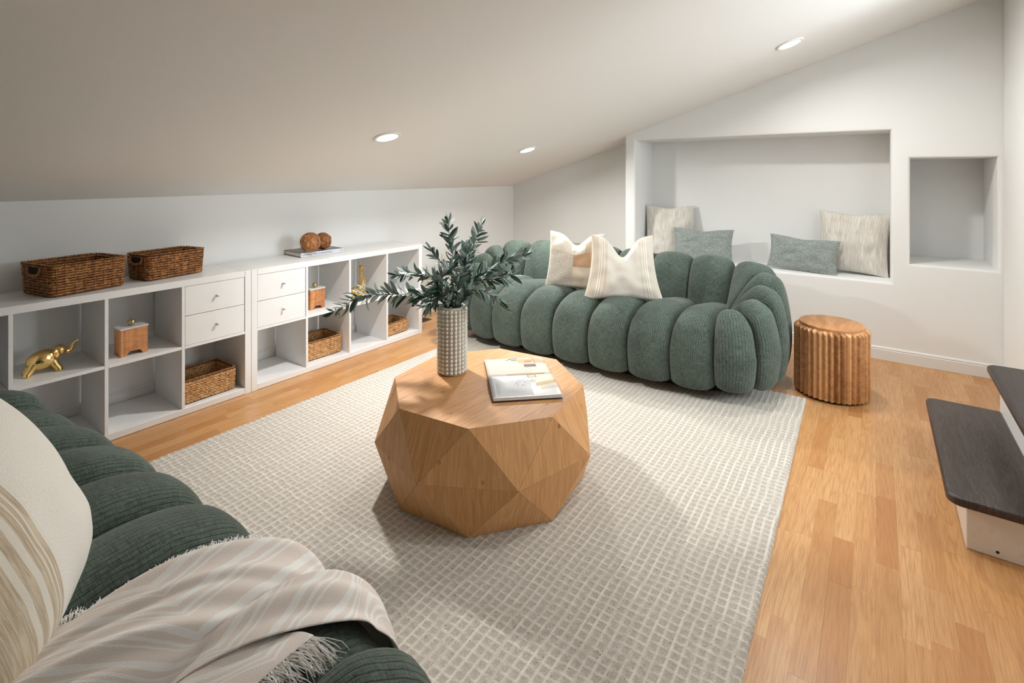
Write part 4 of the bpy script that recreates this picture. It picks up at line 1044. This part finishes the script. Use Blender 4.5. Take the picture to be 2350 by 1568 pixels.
# ------------------------------------------------------------------ throw blanket draped over the near sofa
bpy.context.view_layer.update()
BV = bvh_of(sofa2)
def blanket_mat():
    m = NT('knit_throw', .95); uv = m.sep(m.coord('UV')); m.p.inputs['Sheen Weight'].default_value = .2
    zz = m.math('ABSOLUTE', m.math('SUBTRACT', m.math('FRACT', m.math('DIVIDE', uv[1], .95)), .5))
    w = m.math('ADD', uv[0], m.math('MULTIPLY', zz, .62))
    n = m.noise(m.vec(m.math('MULTIPLY', uv[0], 9.0), m.math('MULTIPLY', uv[1], 9.0)), 1, 2)
    w = m.math('ADD', w, m.math('MULTIPLY', n, .02))
    fr = m.math('FRACT', m.math('DIVIDE', w, .092))
    l1 = m.math('LESS_THAN', m.math('ABSOLUTE', m.math('SUBTRACT', fr, .25)), .10); l2 = m.math('LESS_THAN', m.math('ABSOLUTE', m.math('SUBTRACT', fr, .55)), .045); l3 = m.math('LESS_THAN', m.math('ABSOLUTE', m.math('SUBTRACT', fr, .72)), .03)
    l = m.math('MAXIMUM', l1, m.math('MAXIMUM', l2, l3))
    k = m.noise(m.vec(m.math('MULTIPLY', uv[0], 480.0), m.math('MULTIPLY', uv[1], 480.0)), 1, 2, .6)
    m.col(m.mix(l, m.mix(k, lin((228, 214, 205)), lin((246, 238, 231))), m.mix(k, lin((240, 238, 234)), lin((253, 252, 250))))); m.bump(k, .0012, .7); return m.m
M_throw = blanket_mat(); M_fringe = NT('fringe_yarn', .9, lin((250, 248, 244))).m
def lerp_curve(c, t):
    c = [np.array(p, float) for p in c]; f = t*(len(c)-1); i = min(int(f), len(c)-2); return c[i]+(c[i+1]-c[i])*(f-i)
def drape(left, right, nu, nt, nh, zlow, off, fold, hang=None, seed=0):
    """returns grid rows [u][t] : over the seat (nt rows) and then down the front (nh rows)"""
    Lc = catmull(left, 8); Rc = catmull(right, 8); G = np.zeros((nu, nt+nh, 3))
    for i in range(nu):
        u = i/(nu-1)
        for j in range(nt):
            t = j/(nt-1); a = lerp_curve(Lc, t); b = lerp_curve(Rc, t); x, y = a+(b-a)*u
            h = BV.ray_cast(Vector((x, y, 1.5)), Vector((0, 0, -1))); G[i, j] = (x, y, h[0].z if h[0] else .2)
        if nh:
            x0, y0, z0 = G[i, nt-1]; a, b = hang
            for j in range(nh):
                t = (j+1)/nh; xx = x0+((a+(b-a)*u)-x0)*t; z = z0+(zlow-z0)*t
                h = BV.ray_cast(Vector((xx, y0+1.2, z)), Vector((0, -1, 0))); yy = h[0].y if h[0] and h[0].y > y0-.3 else y0
                G[i, nt+j] = (xx, yy, z)
    # bridge the seams: smooth while never sinking under the raw surface along z / y
    S = G.copy()
    for it in range(46):
        P = np.pad(S, ((1, 1), (1, 1), (0, 0)), mode='edge'); A = (P[:-2, 1:-1]+P[2:, 1:-1]+P[1:-1, :-2]+P[1:-1, 2:])/4
        S = .5*S+.5*A
        S[:, :nt, :2] = G[:, :nt, :2]; S[:, :nt, 2] = np.maximum(S[:, :nt, 2], G[:, :nt, 2])
        if nh:
            S[:, nt:, 0] = G[:, nt:, 0]; S[:, nt:, 2] = G[:, nt:, 2]; S[:, nt:, 1] = np.maximum(S[:, nt:, 1], G[:, nt:, 1]); S[:, nt:, 1] = np.maximum.accumulate(S[:, nt-1:, 1], axis=1)[:, 1:]*.5+S[:, nt:, 1]*.5
    du = np.gradient(S, axis=0); dt = np.gradient(S, axis=1); N_ = np.cross(du, dt); N_ /= np.linalg.norm(N_, axis=2, keepdims=True)+1e-9
    if N_[nu//2, nt//2, 2] < 0: N_ = -N_
    U = np.linspace(0, 1, nu)[:, None]; T = np.linspace(0, 1, nt+nh)[None, :]
    ph = fold(U, T)
    return S+N_*(off+ph)[:, :, None]
def cloth_obj(name, G, mat, parent, th=.004):
    nu, nv = G.shape[:2]; V, Fc = grid([list(map(tuple, r)) for r in G])
    du = np.zeros((nu, nv)); dv = np.zeros((nu, nv)); du[1:] = np.cumsum(np.linalg.norm(np.diff(G, axis=0), axis=2), axis=0); dv[:, 1:] = np.cumsum(np.linalg.norm(np.diff(G, axis=1), axis=2), axis=1)
    uv = [(du[i].mean()*.6+du[i, j]*.4, dv[:, j].mean()) for i in range(nu) for j in range(nv)]
    o = mesh(name, V, Fc, mat, parent, True, uv=uv)
    md = o.modifiers.new('t', 'SOLIDIFY'); md.thickness = th; md.offset = 0
    md = o.modifiers.new('s', 'SUBSURF'); md.levels = 1; md.render_levels = 1; return o
def fringe(name, pts, outs, ln, parent, seed=1, per=3, droop=.5):
    rs = random.Random(seed); parts = []
    for p, d in zip(pts, outs):
        for k in range(per):
            p0 = Vector(p)+Vector((rs.uniform(-.003, .003), rs.uniform(-.003, .003), rs.uniform(-.001, .001))); dd = Vector(d).normalized()+Vector((rs.uniform(-.35, .35), rs.uniform(-.35, .35), rs.uniform(-.1, .12)))
            L = ln*rs.uniform(.65, 1.1); q1 = p0+dd*L*.4+Vector((0, 0, rs.uniform(-.002, .004))); q2 = p0+dd*L*.75+Vector((rs.uniform(-.006, .006), rs.uniform(-.006, .006), -droop*L*.25)); q3 = p0+dd*L+Vector((0, 0, -droop*L*.5))
            for q in (q1, q2, q3):
                h = BV.ray_cast(Vector((q.x, q.y, 1.5)), Vector((0, 0, -1)))
                if h[0] and q.z < h[0].z+.004 and q.z > h[0].z-.08: q.z = h[0].z+.004
            parts.append(tube([p0, q1, q2, q3], [.0011, .0010, .0009, .0006], 4))
    o = mesh(name, *merge(parts), M_fringe, parent, True); o['kind'] = 'stuff'; return o
tb = thing('throw_blanket', 'pale pink throw blanket with white chevron lines and fringe draped on near sofa', 'blanket', (0, 0, 0))
def fold1(U, T):
    w = U+.10*np.sin(3.1*T+.5)
    k = .5+.5*np.clip((T-.05)/.5, 0, 1)
    f = .010*np.sin(2*PI*(1.7*w-.35*T))+.007*np.sin(2*PI*(3.3*w+.55*T)+1.2)+.0035*np.sin(2*PI*(6.1*w-.4*T)+.4)
    rid = .020*np.exp(-((w-.68-.12*T)/.055)**2)+.016*np.exp(-((w-.40-.10*T)/.045)**2)
    bulk = .012*np.exp(-((T-.60)/.16)**2)*np.exp(-((U-.80)/.28)**2)
    return (f*.9+rid)*k+.010+bulk
G1 = drape([(1.80, -3.10), (1.86, -2.89), (1.925, -2.70), (1.99, -2.50), (2.01, -2.405)], [(2.14, -3.10), (2.18, -2.84), (2.27, -2.66), (2.34, -2.53), (2.375, -2.45)], 60, 56, 30, .05, .014, fold1, hang=(2.00, 2.40))
nr0 = G1.shape[1]; tail = []
for j in range(1, 15):
    t = j/14; row = G1[:, -1].copy(); uu = np.linspace(0, 1, 60)
    row[:, 0] = row[:, 0]*(1-t)+(2.14+.22*uu)*t; row[:, 1] = row[:, 1]+.15*t; row[:, 2] = .05*(1-t)**2+.022+.012*np.sin(uu*14+t*3)*min(1, t*3)+.02*t*(1-t); tail.append(row)
G1 = np.concatenate([G1, np.stack(tail, axis=1)], axis=1)
cloth_obj('blanket_body', G1, M_throw, tb)
def fold2(U, T): return .004+.004*np.sin(2*PI*(2.2*U+.3*T))
G0 = drape([(1.98, -3.08), (2.06, -2.90), (2.12, -2.76), (2.20, -2.64)], [(2.32, -3.08), (2.35, -2.88), (2.362, -2.72), (2.35, -2.54)], 34, 34, 0, .4, .004, fold2)
cloth_obj('blanket_flap', G0, M_throw, tb)
e = G1[0]; fringe('fringe', [e[int(k*50/150)]*(1-(k*50/150) % 1)+e[int(k*50/150)+1]*((k*50/150) % 1) for k in range(10, 150)], [(-.9, .35, .1)]*140, .022, tb, 3, 3)
e = G0[-1]; m_ = len(e)-1; fringe('fringe', [e[int(k*m_/110)]*(1-(k*m_/110) % 1)+e[min(int(k*m_/110)+1, m_)]*((k*m_/110) % 1) for k in range(110)], [(.95, .15, .05)]*110, .06, tb, 4, 5)
e = G1[:, -1]; m_ = len(e)-1; fringe('fringe', [e[int(k*m_/160)]*(1-(k*m_/160) % 1)+e[min(int(k*m_/160)+1, m_)]*((k*m_/160) % 1) for k in range(160)], [(.1, .9, -.4)]*160, .05, tb, 5, 3, .9)
